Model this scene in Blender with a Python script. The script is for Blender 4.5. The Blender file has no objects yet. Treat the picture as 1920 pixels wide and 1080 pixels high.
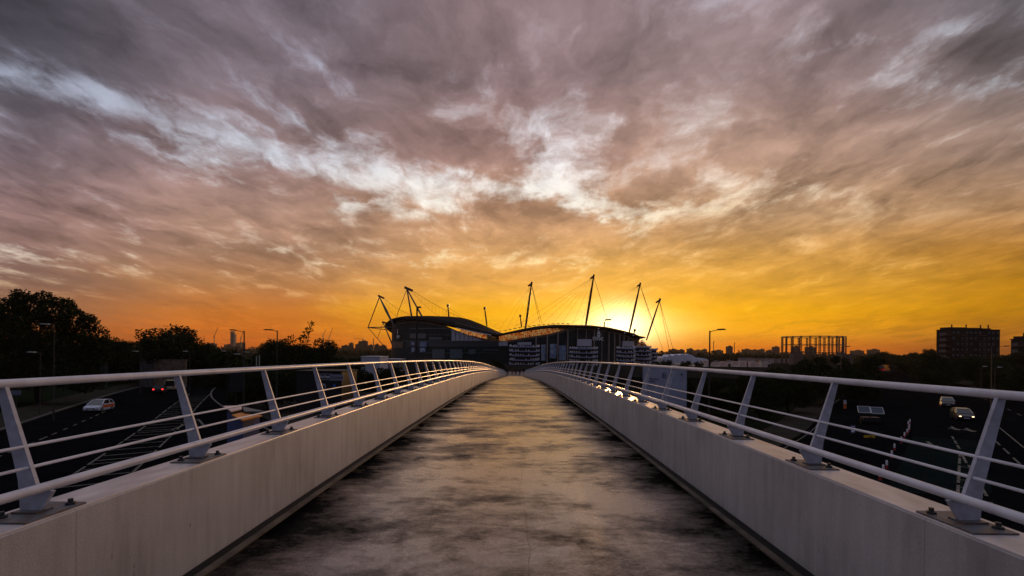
import bpy, math, random
import numpy as np
from mathutils import Vector, Matrix
scene = bpy.context.scene
COL = scene.collection
R = math.radians

# ------------------------------------------------------------------ camera
FOC = 960.0          # focal length in photo pixels (18 mm on a 36 mm sensor)
ROLL = 0.0107
CX, CY = 966.0, 660.0
EYE = 1.6
cam_data = bpy.data.cameras.new('camera')
cam = bpy.data.objects.new('camera', cam_data)
COL.objects.link(cam)
cam_data.lens = 18.0
cam_data.sensor_width = 36.0
cam_data.shift_x = -(CX - 960) / 1920
cam_data.shift_y = (CY - 540) / 1920
cam_data.clip_start = 0.05
cam_data.clip_end = 30000
cam.matrix_world = Matrix.Translation((0, 0, EYE)) @ Matrix.Rotation(-ROLL, 4, 'Y') @ Matrix.Rotation(R(90), 4, 'X')
scene.camera = cam

def uv(px, py):
    dx, dy = px - CX, CY - py
    return (dx - ROLL * dy) / FOC, (dy + ROLL * dx) / FOC
def at(px, py, Y):
    u, v = uv(px, py)
    return Vector((u * Y, Y, EYE + v * Y))
GZ = -6.4
def gnd(px, py, z=GZ):
    u, v = uv(px, py)
    Y = (z - EYE) / v
    return Vector((u * Y, Y, z))

# ------------------------------------------------------------------ exposure, sun
scene.view_settings.view_transform = 'Standard'
scene.view_settings.look = 'None'
scene.view_settings.exposure = 0.0
scene.view_settings.gamma = 1.0
SUN_U, SUN_V = uv(1158, 598)
sd = Vector((SUN_U, 1, SUN_V)).normalized()
sun_data = bpy.data.lights.new('sun', 'SUN')
sun = bpy.data.objects.new('sun', sun_data)
COL.objects.link(sun)
sun_data.energy = 1.25
sun_data.angle = R(3.0)
sun_data.color = (1.0, 0.52, 0.20)
sun.rotation_euler = sd.to_track_quat('Z', 'Y').to_euler()
sun.location = (60, 300, 60)

# ------------------------------------------------------------------ node helper
class S:
    """a socket with arithmetic"""
    def __init__(s, nt, sock): s.nt, s.k = nt, sock
    def m(s, op, b=None, c=None, clamp=False):
        n = s.nt.nodes.new('ShaderNodeMath'); n.operation = op; n.use_clamp = clamp
        s.nt.links.new(s.k, n.inputs[0])
        for i, v in ((1, b), (2, c)):
            if v is None: continue
            if isinstance(v, S): s.nt.links.new(v.k, n.inputs[i])
            else: n.inputs[i].default_value = v
        return S(s.nt, n.outputs[0])
    def __add__(s, o): return s.m('ADD', o)
    __radd__ = __add__
    def __sub__(s, o): return s.m('SUBTRACT', o)
    def __rsub__(s, o): return s.m('MULTIPLY', -1.0).m('ADD', o)
    def __mul__(s, o): return s.m('MULTIPLY', o)
    __rmul__ = __mul__
    def __truediv__(s, o): return s.m('DIVIDE', o)
    def step(s, a, b, lo=0.0, hi=1.0):
        n = s.nt.nodes.new('ShaderNodeMapRange'); n.interpolation_type = 'SMOOTHSTEP'
        s.nt.links.new(s.k, n.inputs[0])
        for i, v in ((1, a), (2, b), (3, lo), (4, hi)): n.inputs[i].default_value = v
        return S(s.nt, n.outputs[0])
    def lin(s, a, b, lo=0.0, hi=1.0):
        n = s.nt.nodes.new('ShaderNodeMapRange'); s.nt.links.new(s.k, n.inputs[0])
        for i, v in ((1, a), (2, b), (3, lo), (4, hi)): n.inputs[i].default_value = v
        return S(s.nt, n.outputs[0])
def comb(nt, x, y, z=0.0):
    n = nt.nodes.new('ShaderNodeCombineXYZ')
    for i, v in enumerate((x, y, z)):
        if isinstance(v, S): nt.links.new(v.k, n.inputs[i])
        else: n.inputs[i].default_value = v
    return S(nt, n.outputs[0])
def sep(nt, v):
    n = nt.nodes.new('ShaderNodeSeparateXYZ'); nt.links.new(v.k, n.inputs[0])
    return [S(nt, n.outputs[i]) for i in range(3)]
def vmath(nt, op, a, b=None, scale=None):
    n = nt.nodes.new('ShaderNodeVectorMath'); n.operation = op
    nt.links.new(a.k, n.inputs[0])
    if b is not None:
        if isinstance(b, S): nt.links.new(b.k, n.inputs[1])
        else: n.inputs[1].default_value = b
    if scale is not None: n.inputs['Scale'].default_value = scale
    return S(nt, n.outputs['Value' if op == 'DOT_PRODUCT' else 'Vector'])
def noise(nt, v, scale=1.0, detail=4.0, rough=0.5, dist=0.0, col=False):
    n = nt.nodes.new('ShaderNodeTexNoise')
    if v is not None: nt.links.new(v.k, n.inputs['Vector'])
    n.inputs['Scale'].default_value = scale; n.inputs['Detail'].default_value = detail
    n.inputs['Roughness'].default_value = rough; n.inputs['Distortion'].default_value = dist
    return S(nt, n.outputs['Color' if col else 'Fac'])
def mapping(nt, v, loc=(0, 0, 0), rot=(0, 0, 0), sc=(1, 1, 1), typ='POINT'):
    n = nt.nodes.new('ShaderNodeMapping'); n.vector_type = typ
    nt.links.new(v.k, n.inputs[0])
    n.inputs[1].default_value = loc; n.inputs[2].default_value = rot; n.inputs[3].default_value = sc
    return S(nt, n.outputs[0])
def lin1(c):
    c = c / 255.0
    return c / 12.92 if c <= 0.04045 else ((c + 0.055) / 1.055) ** 2.4
def rgb(r, g, b, k=1.0): return (lin1(r) * k, lin1(g) * k, lin1(b) * k, 1.0)
def ramp(nt, f, stops):
    n = nt.nodes.new('ShaderNodeValToRGB'); e = n.color_ramp.elements
    stops = sorted(stops, key=lambda s: s[0])
    e[0].position, e[0].color = stops[0]
    e[1].position, e[1].color = stops[-1]
    for p, c in stops[1:-1]:
        q = e.new(p); q.color = c
    nt.links.new(f.k, n.inputs[0])
    return S(nt, n.outputs[0])
def mixc(nt, f, a, b, mode='MIX'):
    n = nt.nodes.new('ShaderNodeMix'); n.data_type = 'RGBA'; n.blend_type = mode
    if isinstance(f, S): nt.links.new(f.k, n.inputs[0])
    else: n.inputs[0].default_value = f
    for i, v in ((6, a), (7, b)):
        if isinstance(v, S): nt.links.new(v.k, n.inputs[i])
        else: n.inputs[i].default_value = v
    return S(nt, n.outputs[2])

# ------------------------------------------------------------------ sky: sunset under a broken cloud deck
world = bpy.data.worlds.new('World'); scene.world = world; world.use_nodes = True
nt = world.node_tree; nt.nodes.clear()
tc = nt.nodes.new('ShaderNodeTexCoord')
dx_, dy_, dz_ = sep(nt, S(nt, tc.outputs['Generated']))
ay = dy_.m('ABSOLUTE').m('MAXIMUM', 0.12)
U = dx_ / ay
V = (dz_ / ay)
Vp = V.m('MAXIMUM', 0.0)
dep = (Vp + 0.16).m('POWER', -1.0)
P = comb(nt, U * dep, dep, 0.0)                  # position on the flat cloud deck
UV = comb(nt, U, V, 0.0)
w1 = vmath(nt, 'SUBTRACT', noise(nt, mapping(nt, P, sc=(1.0, .6, 1)), 1.3, 3, .5, col=True), (.5, .5, .5))
w2 = vmath(nt, 'SUBTRACT', noise(nt, mapping(nt, P, loc=(3, 1, 0), sc=(1.0, .7, 1)), 5.0, 5, .6, col=True), (.5, .5, .5))
Pw = vmath(nt, 'ADD', P, vmath(nt, 'SCALE', w1, scale=.55))
Pf = vmath(nt, 'ADD', Pw, vmath(nt, 'SCALE', w2, scale=.22))
nA = noise(nt, mapping(nt, Pf, loc=(7.3, 2.1, 0), sc=(1.0, .7, 1)), 1.5, 4, .5)        # big masses
nB = noise(nt, mapping(nt, Pf, loc=(1.3, 8.1, 4), sc=(1.0, .78, 1)), 4.0, 6, .56)     # billows
nC = noise(nt, mapping(nt, Pf, loc=(4.4, 0.7, 9), sc=(1.0, .62, 1)), 12.0, 5, .58)      # fine wisps
# warped view for the hand-placed openings
UVw = vmath(nt, 'ADD', UV, vmath(nt, 'SCALE', w1, scale=.20))
UVw = vmath(nt, 'ADD', UVw, vmath(nt, 'SCALE', w2, scale=.17))
def blob(px, py, rx, ry, ang, w):
    u, v = uv(px, py)
    m = mapping(nt, UVw, loc=(u, v, 0), rot=(0, 0, R(ang)), sc=(rx / FOC, ry / FOC, 1), typ='TEXTURE')
    d = vmath(nt, 'DOT_PRODUCT', m, m)
    return (d * -1.0).m('EXPONENT') * w
GAPS = [  # px, py, rx, ry, angle (ccw up), weight
 (50, 165, 170, 60, -8, .66), (250, 235, 190, 66, -22, .66), (480, 292, 170, 62, -20, .62), (650, 345, 150, 60, -12, .66),
 (800, 355, 120, 34, -6, .60), (570, 268, 120, 26, -35, .38),
 (960, 345, 130, 40, 10, .66), (1045, 272, 62, 46, 35, .72), (1130, 385, 150, 30, -12, .95), (1060, 365, 80, 30, 0, .5), (1200, 395, 70, 18, 0, .5),
 (1380, 372, 170, 17, 14, .55), (1580, 335, 170, 13, 16, .38), (1260, 250, 90, 26, 38, .28), (1340, 260, 30, 14, 20, .25),
 (110, 492, 230, 11, -2, .55), (400, 522, 140, 7, -3, .55), (480, 470, 90, 10, 0, .42), (700, 492, 190, 7, -3, .62), (1070, 488, 60, 7, 0, .6), (560, 410, 100, 20, -5, .20),
 (1600, 110, 110, 13, 14, .60), (1500, 70, 70, 22, 40, .45), (1770, 95, 120, 15, 22, .50), (1880, 155, 90, 20, 5, .62), (1690, 205, 60, 12, 30, .40), (1565, 242, 25, 9, 10, .5),
 (820, 190, 36, 26, -40, .52), (850, 240, 30, 15, 0, .30), (330, 60, 120, 14, -38, .30), (600, 70, 140, 14, -35, .22), (1100, 60, 80, 22, 30, .15),
 (1280, 430, 90, 12, 5, .25), (900, 455, 120, 10, 0, .25), (1330, 545, 70, 6, 0, .3)]
DARK = [(170, 270, 220, 46, -14, .55), (60, 60, 220, 70, -10, .5), (560, 330 + 45, 110, 26, -14, .45), (820, 300, 160, 40, -5, .35),
 (120, 400, 300, 60, 0, .35), (720, 180, 160, 60, -30, .2), (1300, 330, 160, 40, 25, .3), (1500, 270, 260, 34, 16, .28), (1870, 95, 90, 24, 20, .40), (700, 420, 300, 30, -4, .2), (1500, 440, 400, 34, 4, .25)]
bias = None
for g in GAPS:
    b = blob(*g); bias = b if bias is None else bias + b
for g in DARK: bias = bias - blob(*g)
nM = noise(nt, mapping(nt, Pf, loc=(2.2, 5.5, 7), sc=(1.0, .75, 1)), 2.8, 5, .6)
gap = (bias * .78 + (nM - .5) * 2.5 + (nA - .5) * .6 + (nB - .5) * 2.0 + (nC - .5) * 1.0).step(-.05, 1.16)
gap = gap * V.step(.0, .16)
YS = [0, 150, 300, 400, 470, 530, 580, 620, 652]
CL = {0: [(90,88,100),(104,100,112),(118,102,108),(144,114,110),(138,108,100),(134,100,84),(146,100,70),(168,94,46),(120,65,32)],
 480: [(122,110,120),(126,112,120),(146,120,118),(160,127,112),(168,128,102),(184,128,80),(204,120,44),(218,114,16),(190,88,10)],
 960: [(136,115,118),(138,116,118),(164,130,120),(198,152,118),(208,156,102),(234,168,80),(254,180,22),(255,176,0),(236,128,0)],
 1440: [(136,118,122),(144,122,120),(176,142,122),(190,150,112),(200,148,78),(224,160,54),(248,174,10),(255,170,0),(225,115,0)],
 1920: [(106,100,106),(122,108,108),(156,128,110),(165,125,85),(180,125,48),(190,130,18),(200,135,0),(195,120,4),(150,82,14)]}
GP = {0: [(128,134,156),(164,170,188),(168,168,186),(172,160,166),(222,206,190),(196,164,132),(172,112,70),(172,96,48),(120,65,32)],
 480: [(150,152,172),(180,186,206),(208,212,222),(214,200,190),(238,218,192),(226,180,130),(215,140,60),(220,125,25),(185,92,14)],
 960: [(168,156,166),(192,186,198),(238,234,236),(255,246,230),(252,228,180),(252,204,124),(255,200,40),(255,196,8),(240,145,0)],
 1440: [(182,176,186),(198,190,194),(222,208,198),(240,212,172),(238,190,122),(242,184,80),(255,190,40),(255,190,8),(225,125,0)],
 1920: [(170,170,180),(196,202,212),(204,190,180),(196,160,124),(194,144,72),(202,140,30),(205,138,6),(200,124,6),(150,82,14)]}
def column(tab, x):
    st = []
    for y, c in zip(YS, tab[x]):
        st.append((min(max(uv(x, y)[1] / .75, 0), 1), rgb(*c)))
    return ramp(nt, Vp * (1 / .75), st)
def blend(tab):
    xs = [0, 480, 960, 1440, 1920]; out = column(tab, 0)
    for a, b in zip(xs, xs[1:]):
        out = mixc(nt, Uw.step(uv(a, 400)[0], uv(b, 400)[0]), out, column(tab, b))
    return out
Uw = U + (nA - .5) * .25
cloud = blend(CL); gapc = blend(GP)
# light and dark inside the cloud itself
lump = (1.08 + (nB - .5) * 2.0 + (nA - .5) * 1.0 + (nC - .5) * .6)
str_n = noise(nt, mapping(nt, UVw, sc=(1.6, 26, 1)), 1.0, 5, .6)
low = V.step(.02, .30)
lump = (lump - 1.0) * low + 1.0 + (str_n - .5) * .38 * (1.0 - low)
shade = None
for b_ in ((-10, 10, 330, 120, -12, .50), (40, 255, 130, 40, -20, .22), (1915, 95, 110, 36, 15, .40), (780, 200, 220, 110, 10, .16), (560, 365, 110, 30, -12, .20), (1250, 620, 2400, 14, 0, .12), (1890, 620, 330, 60, 0, .18), (1640, 30, 140, 26, 25, .16)):
    q_ = blob(*b_); shade = q_ if shade is None else shade + q_
lump = lump.m('MAXIMUM', .60) * (1.0 - shade.m('MINIMUM', .6))
cl = vmath(nt, 'MULTIPLY', cloud, comb(nt, lump, lump, lump))
glump = (1.0 - shade.m('MINIMUM', .45) * .5) + (nC - .5) * .8 + (nB - .5) * .4
gl = vmath(nt, 'MULTIPLY', gapc, comb(nt, glump, glump, glump))
sky = mixc(nt, gap, cl, gl)
# glow round the sun behind thin cloud
def glow(rx, ry, c, k, dy=0):
    m = mapping(nt, UV, loc=(SUN_U + .006, SUN_V - .016 + dy, 0), sc=(rx / FOC, ry / FOC, 1), typ='TEXTURE')
    d = (vmath(nt, 'DOT_PRODUCT', m, m) * -1.0).m('EXPONENT') * k * dy_.m('GREATER_THAN', 0.0)
    return vmath(nt, 'MULTIPLY', comb(nt, d, d, d), c)
for g in (glow(50, 38, (1, .93, .66), 1.3), glow(105, 30, (1, .86, .40), .8), glow(190, 110, (1, .62, .04), .28)):
    sky = vmath(nt, 'ADD', sky, g)
# brighter broken cloud overhead
zen = vmath(nt, 'MULTIPLY', comb(nt, lump, lump, lump), rgb(188, 190, 206)[:3])
sky = mixc(nt, V.step(.78, 2.2), sky, zen)
# the half of the sky away from the sunset: dull blue-grey dusk
eastn = 1.0 + (nA - .5) * 1.2 + (nB - .5) * .6
east = vmath(nt, 'MULTIPLY', ramp(nt, Vp * .8, [(0, rgb(84, 82, 98)), (.25, rgb(108, 108, 130)), (1, rgb(122, 122, 142))]), comb(nt, eastn, eastn, eastn))
sky = mixc(nt, dy_.step(-.18, .12, 1.0, 0.0), sky, east)
# below the horizon: dull ground tone
sky = mixc(nt, V.step(-.02, -.001), rgb(40, 32, 28), sky)
bg = nt.nodes.new('ShaderNodeBackground'); nt.links.new(sky.k, bg.inputs[0]); bg.inputs[1].default_value = 1.0
wo = nt.nodes.new('ShaderNodeOutputWorld'); nt.links.new(bg.outputs[0], wo.inputs[0])
world.cycles.sampling_method = 'MANUAL'; world.cycles.sample_map_resolution = 512

# ------------------------------------------------------------------ mesh helpers
class MB:
    def __init__(s): s.v = []; s.f = []; s.mi = []
    def add(s, vs, fs, m=0):
        o = len(s.v); s.v += [tuple(p) for p in vs]
        s.f += [tuple(i + o for i in f) for f in fs]; s.mi += [m] * len(fs); return s
    def box(s, c, size, rz=0.0, m=0):
        hx, hy, hz = size[0] / 2, size[1] / 2, size[2] / 2
        ca, sa = math.cos(rz), math.sin(rz); vs = []
        for z in (-hz, hz):
            for x, y in ((-hx, -hy), (hx, -hy), (hx, hy), (-hx, hy)):
                vs.append((c[0] + x * ca - y * sa, c[1] + x * sa + y * ca, c[2] + z))
        return s.add(vs, [(3, 2, 1, 0), (4, 5, 6, 7), (0, 1, 5, 4), (1, 2, 6, 5), (2, 3, 7, 6), (3, 0, 4, 7)], m)
    def tube(s, pts, r, n=8, cap=True, m=0, r2=None):
        pts = [Vector(p) for p in pts]; vs = []; fs = []
        for i, p in enumerate(pts):
            a = pts[max(i - 1, 0)]; b = pts[min(i + 1, len(pts) - 1)]
            t = (b - a).normalized()
            ref = Vector((0, 0, 1)) if abs(t.z) < .95 else Vector((1, 0, 0))
            u = t.cross(ref).normalized(); w = t.cross(u)
            if isinstance(r, (list, tuple)): rr = r[i]
            else: rr = r if r2 is None else r + (r2 - r) * i / (len(pts) - 1)
            for k in range(n):
                an = 2 * math.pi * k / n
                vs.append(p + u * (rr * math.cos(an)) + w * (rr * math.sin(an)))
        for i in range(len(pts) - 1):
            for k in range(n):
                k2 = (k + 1) % n
                fs.append((i * n + k, i * n + k2, (i + 1) * n + k2, (i + 1) * n + k))
        if cap:
            fs.append(tuple(reversed(range(n)))); fs.append(tuple(range((len(pts) - 1) * n, len(pts) * n)))
        return s.add(vs, fs, m)
    def beam(s, a, b, w, h=None, m=0):
        """rectangular bar from a to b"""
        a, b = Vector(a), Vector(b); h = h or w; t = (b - a).normalized()
        ref = Vector((0, 0, 1)) if abs(t.z) < .95 else Vector((0, 1, 0))
        u = t.cross(ref).normalized() * (w / 2); q = u.cross(t).normalized() * (h / 2); vs = []
        for p in (a, b):
            vs += [p - u - q, p + u - q, p + u + q, p - u + q]
        return s.add(vs, [(3, 2, 1, 0), (4, 5, 6, 7), (0, 1, 5, 4), (1, 2, 6, 5), (2, 3, 7, 6), (3, 0, 4, 7)], m)
    def prism(s, poly, axis, a, b, m=0):
        """2-D polygon extruded along an axis ('x','y','z') from a to b"""
        n = len(poly)
        def P(p, t): return {'x': (t, p[0], p[1]), 'y': (p[0], t, p[1]), 'z': (p[0], p[1], t)}[axis]
        vs = [P(p, a) for p in poly] + [P(p, b) for p in poly]
        fs = [tuple(reversed(range(n))), tuple(range(n, 2 * n))]
        for i in range(n):
            j = (i + 1) % n; fs.append((i, j, n + j, n + i))
        return s.add(vs, fs, m)
    def lathe(s, prof, c=(0, 0, 0), n=16, m=0):
        vs = []; fs = []
        for r_, z in prof:
            for k in range(n):
                an = 2 * math.pi * k / n; vs.append((c[0] + r_ * math.cos(an), c[1] + r_ * math.sin(an), c[2] + z))
        for i in range(len(prof) - 1):
            for k in range(n):
                k2 = (k + 1) % n; fs.append((i * n + k, i * n + k2, (i + 1) * n + k2, (i + 1) * n + k))
        return s.add(vs, fs, m)
    def sheet(s, pts, m=0): return s.add(pts, [tuple(range(len(pts)))], m)
    def build(s, name, mats, parent=None, smooth=False):
        me = bpy.data.meshes.new(name); me.from_pydata(s.v, [], s.f)
        if not isinstance(mats, (list, tuple)): mats = [mats]
        for q in mats: me.materials.append(q)
        if len(mats) > 1: me.polygons.foreach_set('material_index', s.mi)
        me.update()
        import bmesh
        bm = bmesh.new(); bm.from_mesh(me); bmesh.ops.recalc_face_normals(bm, faces=bm.faces); bm.to_mesh(me); bm.free()
        if smooth:
            me.polygons.foreach_set('use_smooth', [True] * len(me.polygons))
            try: me.set_sharp_from_angle(angle=R(38))
            except Exception: pass
        o = bpy.data.objects.new(name, me); COL.objects.link(o)
        if parent is not None: o.parent = parent
        return o
def tag(o, label=None, cat=None, group=None, kind=None):
    if label: o['label'] = label
    if cat: o['category'] = cat
    if group: o['group'] = group
    if kind: o['kind'] = kind
    return o
def empty(name, loc, label, cat, group=None, rz=0.0):
    o = bpy.data.objects.new(name, None); COL.objects.link(o)
    o.location = loc; o.rotation_euler = (0, 0, rz); o.empty_display_size = .5
    return tag(o, label, cat, group)
KIDS = {}
def copy_tree(root, loc, rz=0.0, sc=None, label=None, group=None):
    c = root.copy(); COL.objects.link(c); c.location = loc; c.rotation_euler = (0, 0, rz)
    if sc is not None: c.scale = sc if isinstance(sc, (tuple, list)) else (sc, sc, sc)
    if label: c['label'] = label
    if group: c['group'] = group
    for ch in root.children:
        d = ch.copy(); COL.objects.link(d); d.parent = c
        for g in ch.children:
            e = g.copy(); COL.objects.link(e); e.parent = d
    return c

# ------------------------------------------------------------------ materials
def mat(name, col, rough=.7, spec=.3, metal=0.0, var=0.0, vscale=3.0, emit=None, ek=1.0, col2=None, stretch=(1, 1, 1), bump=0.0, bscale=40.0):
    m = bpy.data.materials.new(name); m.use_nodes = True; t = m.node_tree
    b = t.nodes['Principled BSDF']; b.inputs['Roughness'].default_value = rough
    b.inputs['Specular IOR Level'].default_value = spec; b.inputs['Metallic'].default_value = metal
    c = tuple(col) + (1.0,)
    b.inputs['Base Color'].default_value = c
    if var > 0 or bump > 0:
        tcn = t.nodes.new('ShaderNodeTexCoord'); o = S(t, tcn.outputs['Object'])
    if var > 0:
        n = noise(t, mapping(t, o, sc=stretch), vscale, 5, .6)
        c2 = tuple(col2) + (1.0,) if col2 else tuple(x * (1 - var) for x in col) + (1.0,)
        cr = ramp(t, n, [(.32, c2), (.68, c)])
        t.links.new(cr.k, b.inputs['Base Color'])
    if bump > 0:
        n2 = noise(t, o, bscale, 3, .6); bn = t.nodes.new('ShaderNodeBump')
        bn.inputs['Strength'].default_value = bump; t.links.new(n2.k, bn.inputs['Height']); t.links.new(bn.outputs[0], b.inputs['Normal'])
    if emit:
        b.inputs['Emission Color'].default_value = tuple(emit) + (1.0,); b.inputs['Emission Strength'].default_value = ek
    return m
M = {}
M['rail'] = mat('painted_steel', (.62, .62, .66), .33, .5, var=.25, vscale=6, col2=(.46, .45, .48), bump=.02, bscale=60)
M['post'] = mat('post_paint', (.44, .455, .53), .45, .45, var=.3, vscale=16, col2=(.30, .30, .33), bump=.06, bscale=50)
M['plate'] = mat('plate_steel', (.10, .12, .14), .5, .4, var=.5, vscale=14, col2=(.10, .06, .035))
M['bolt'] = mat('bolt_steel', (.02, .02, .022), .5, .5)
M['asphalt'] = mat('asphalt', (.0055, .006, .007), .98, 0, var=.45, vscale=.35)
M['asphalt2'] = mat('asphalt_lane', (.008, .012, .012), .98, 0, var=.3, vscale=.5)
M['soil'] = mat('ground_cover', (.012, .014, .008), 1, .0, var=.6, vscale=.05)
M['pave'] = mat('paving', (.040, .034, .028), 1, 0, var=.4, vscale=.7)
M['grass'] = mat('verge', (.012, .018, .009), 1, .0, var=.5, vscale=.5)
M['kerbst'] = mat('kerb_stone', (.10, .095, .085), .9, .1, var=.4, vscale=2)
M['line'] = mat('road_paint', (.19, .18, .145), .8, .1, var=.75, vscale=2.2)
M['leaf'] = mat('foliage', (.018, .028, .010), .9, .03, var=.6, vscale=.6)
M['leaf2'] = mat('foliage_olive', (.045, .050, .013), .9, .03, var=.6, vscale=.6)
M['bark'] = mat('bark', (.02, .015, .011), .95, .05, var=.5, vscale=4)
M['black'] = mat('black_paint', (.010, .010, .012), .5, .3)
M['white'] = mat('white_paint', (.55, .56, .58), .5, .4, var=.15, vscale=2)
M['glass'] = mat('dark_glass', (.012, .022, .026), .15, .5)
M['cladding'] = mat('dark_cladding', (.011, .027, .034), .6, .12, var=.4, vscale=.12)
M['beige'] = mat('beige_column', (.30, .24, .20), .7, .3, var=.2, vscale=.4)
M['wallgrey'] = mat('grey_wall', (.16, .15, .14), .9, .1, var=.5, vscale=.4)
M['brick'] = mat('buff_brick', (.24, .18, .12), .9, .1, var=.6, vscale=1.1)
M['rubber'] = mat('rubber', (.008, .008, .008), .9, .1)

# ------------------------------------------------------------------ footbridge
XL, XR = 2.39, 2.25             # inner faces of the two parapet walls, left and right of the camera
Y0, Y1 = -6.0, 131.0
def dz(y):
    y = max(y, 0.0)
    if y < 50: return -y * y / 2340.0
    return -50 * 50 / 2340.0 - (y - 50) * .0425
def ys(a=Y0, b=Y1, step=1.0):
    n = int(round((b - a) / step)); return [a + (b - a) * i / n for i in range(n + 1)]
def strip(sec, yy):
    """cross-section (closed list of x,z) swept along the bridge"""
    mb = MB(); n = len(sec); vs = []; fs = []
    for y in yy:
        d = dz(y); vs += [(x, y, z + d) for x, z in sec]
    for i in range(len(yy) - 1):
        for k in range(n):
            k2 = (k + 1) % n; fs.append((i * n + k, i * n + k2, (i + 1) * n + k2, (i + 1) * n + k))
    fs.append(tuple(range(n))); fs.append(tuple(range((len(yy) - 1) * n, len(yy) * n)))
    return mb.add(vs, fs)
def deck_material():
    m = bpy.data.materials.new('stained_concrete'); m.use_nodes = True; t = m.node_tree; b = t.nodes['Principled BSDF']
    tcn = t.nodes.new('ShaderNodeTexCoord'); o = S(t, tcn.outputs['Object'])
    x, y, z = sep(t, o)
    wv = vmath(t, 'SUBTRACT', noise(t, o, .9, 3, .5, col=True), (.5, .5, .5))
    ow = vmath(t, 'ADD', o, vmath(t, 'SCALE', wv, scale=.55))
    a1 = noise(t, mapping(t, ow, sc=(.75, 1.15, 1)), .85, 4, .5)            # big damp patches
    a2 = noise(t, mapping(t, ow, loc=(5, 2, 0), sc=(.75, 1.05, 1)), 1.5, 5, .6)  # cross-wise smears
    a5 = noise(t, mapping(t, ow, loc=(9, 4, 0), sc=(.45, .8, 1)), .6, 3, .5)  # long cross bands seen far off
    a3 = noise(t, mapping(t, o, sc=(.6, 1.0, 1)), 8.0, 6, .68)
    a4 = noise(t, o, 150.0, 3, .7); a6 = noise(t, o, 32.0, 4, .7)
    d = (a1 - .5) * 2.6 + (a2 - .5) * 2.6 + (a5 - .5) * 1.6 + (a3 - .5) * 1.9 + (a6 - .5) * .5
    b1 = noise(t, mapping(t, ow, loc=(3, 7, 0), sc=(1.0, 1.0, 1)), 1.1, 6, .62).step(.53, .60) * noise(t, o, 3.0, 4, .6).step(.35, .6)
    b2 = noise(t, mapping(t, ow, loc=(1, 3, 2), sc=(1.6, .7, 1)), 1.6, 5, .6).step(.60, .66)
    edge = (x + .07).m('ABSOLUTE').step(1.15, 2.2)                             # dirt that gathers along the kerbs
    f = (d - edge * 1.25 - b1 * .30 - b2 * .26 + .30).lin(-1.15, .75)
    c = ramp(t, f, [(0, (.016, .014, .012, 1)), (.3, (.042, .034, .028, 1)), (.6, (.098, .070, .057, 1)), (.8, (.170, .124, .103, 1)), (1, (.25, .185, .155, 1))])
    sp = a4.lin(.25, .75, .45, 1.5) * a6.lin(.3, .7, .8, 1.2)
    e2 = (x + .07).m('ABSOLUTE').step(1.75, 2.12, 1.0, .16) * a6.lin(.3, .7, .8, 1.2); sp = sp * e2
    c = vmath(t, 'MULTIPLY', c, comb(t, sp, sp, sp))
    # a long crack down the middle and a few short ones
    def crack(x0, amp, sc_, w, y0, y1, slope=0.0):
        nn = noise(t, comb(t, 0.0 + x0, y * sc_, 0.0), 1.0, 4, .6)
        dd = (x - (x0 + 0.0) - (nn - .5) * amp - (y - y0) * slope).m('ABSOLUTE')
        return dd.step(w * .4, w, 1.0, 0.0) * y.step(y0, y0 + .1) * y.step(y1 - .4, y1, 1.0, 0.0)
    k = crack(.10, .35, .35, .010, -2, 7.5) + crack(-.75, .2, 1.2, .009, 4.6, 6.2, -.12) + crack(-.45, .2, 1.0, .008, 6.0, 7.8, -.25) + crack(-1.2, .3, .8, .008, 4.0, 9.0, .05)
    k = k.m('MINIMUM', 1.0) * noise(t, o, 5.0, 2, .5).step(.38, .55, .25, .85)
    c = mixc(t, k, c, (.03, .024, .02, 1))
    vo = t.nodes.new('ShaderNodeTexVoronoi'); vo.inputs['Scale'].default_value = 1.6; t.links.new(o.k, vo.inputs['Vector'])
    sv = S(t, vo.outputs['Distance']).step(.018, .030, 1.0, 0.0)
    c = mixc(t, sv * .9, c, (.012, .010, .010, 1))
    t.links.new(c.k, b.inputs['Base Color'])
    rr = f.lin(0, .85, .75, .27); t.links.new(rr.k, b.inputs['Roughness'])
    cw = f.lin(.4, 1, 0, .65); t.links.new(cw.k, b.inputs['Coat Weight']); b.inputs['Coat Roughness'].default_value = .27; b.inputs['Coat IOR'].default_value = 1.35
    sl = f.lin(.15, 1, .0, .45); t.links.new(sl.k, b.inputs['Specular IOR Level'])
    bn = t.nodes.new('ShaderNodeBump'); bn.inputs['Strength'].default_value = .28; bn.inputs['Distance'].default_value = .006
    hh = a3 * 1.0 + a4 * .35 + a2 * .8 + a6 * .3; t.links.new(hh.k, bn.inputs['Height']); t.links.new(bn.outputs[0], b.inputs['Normal'])
    return m
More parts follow.
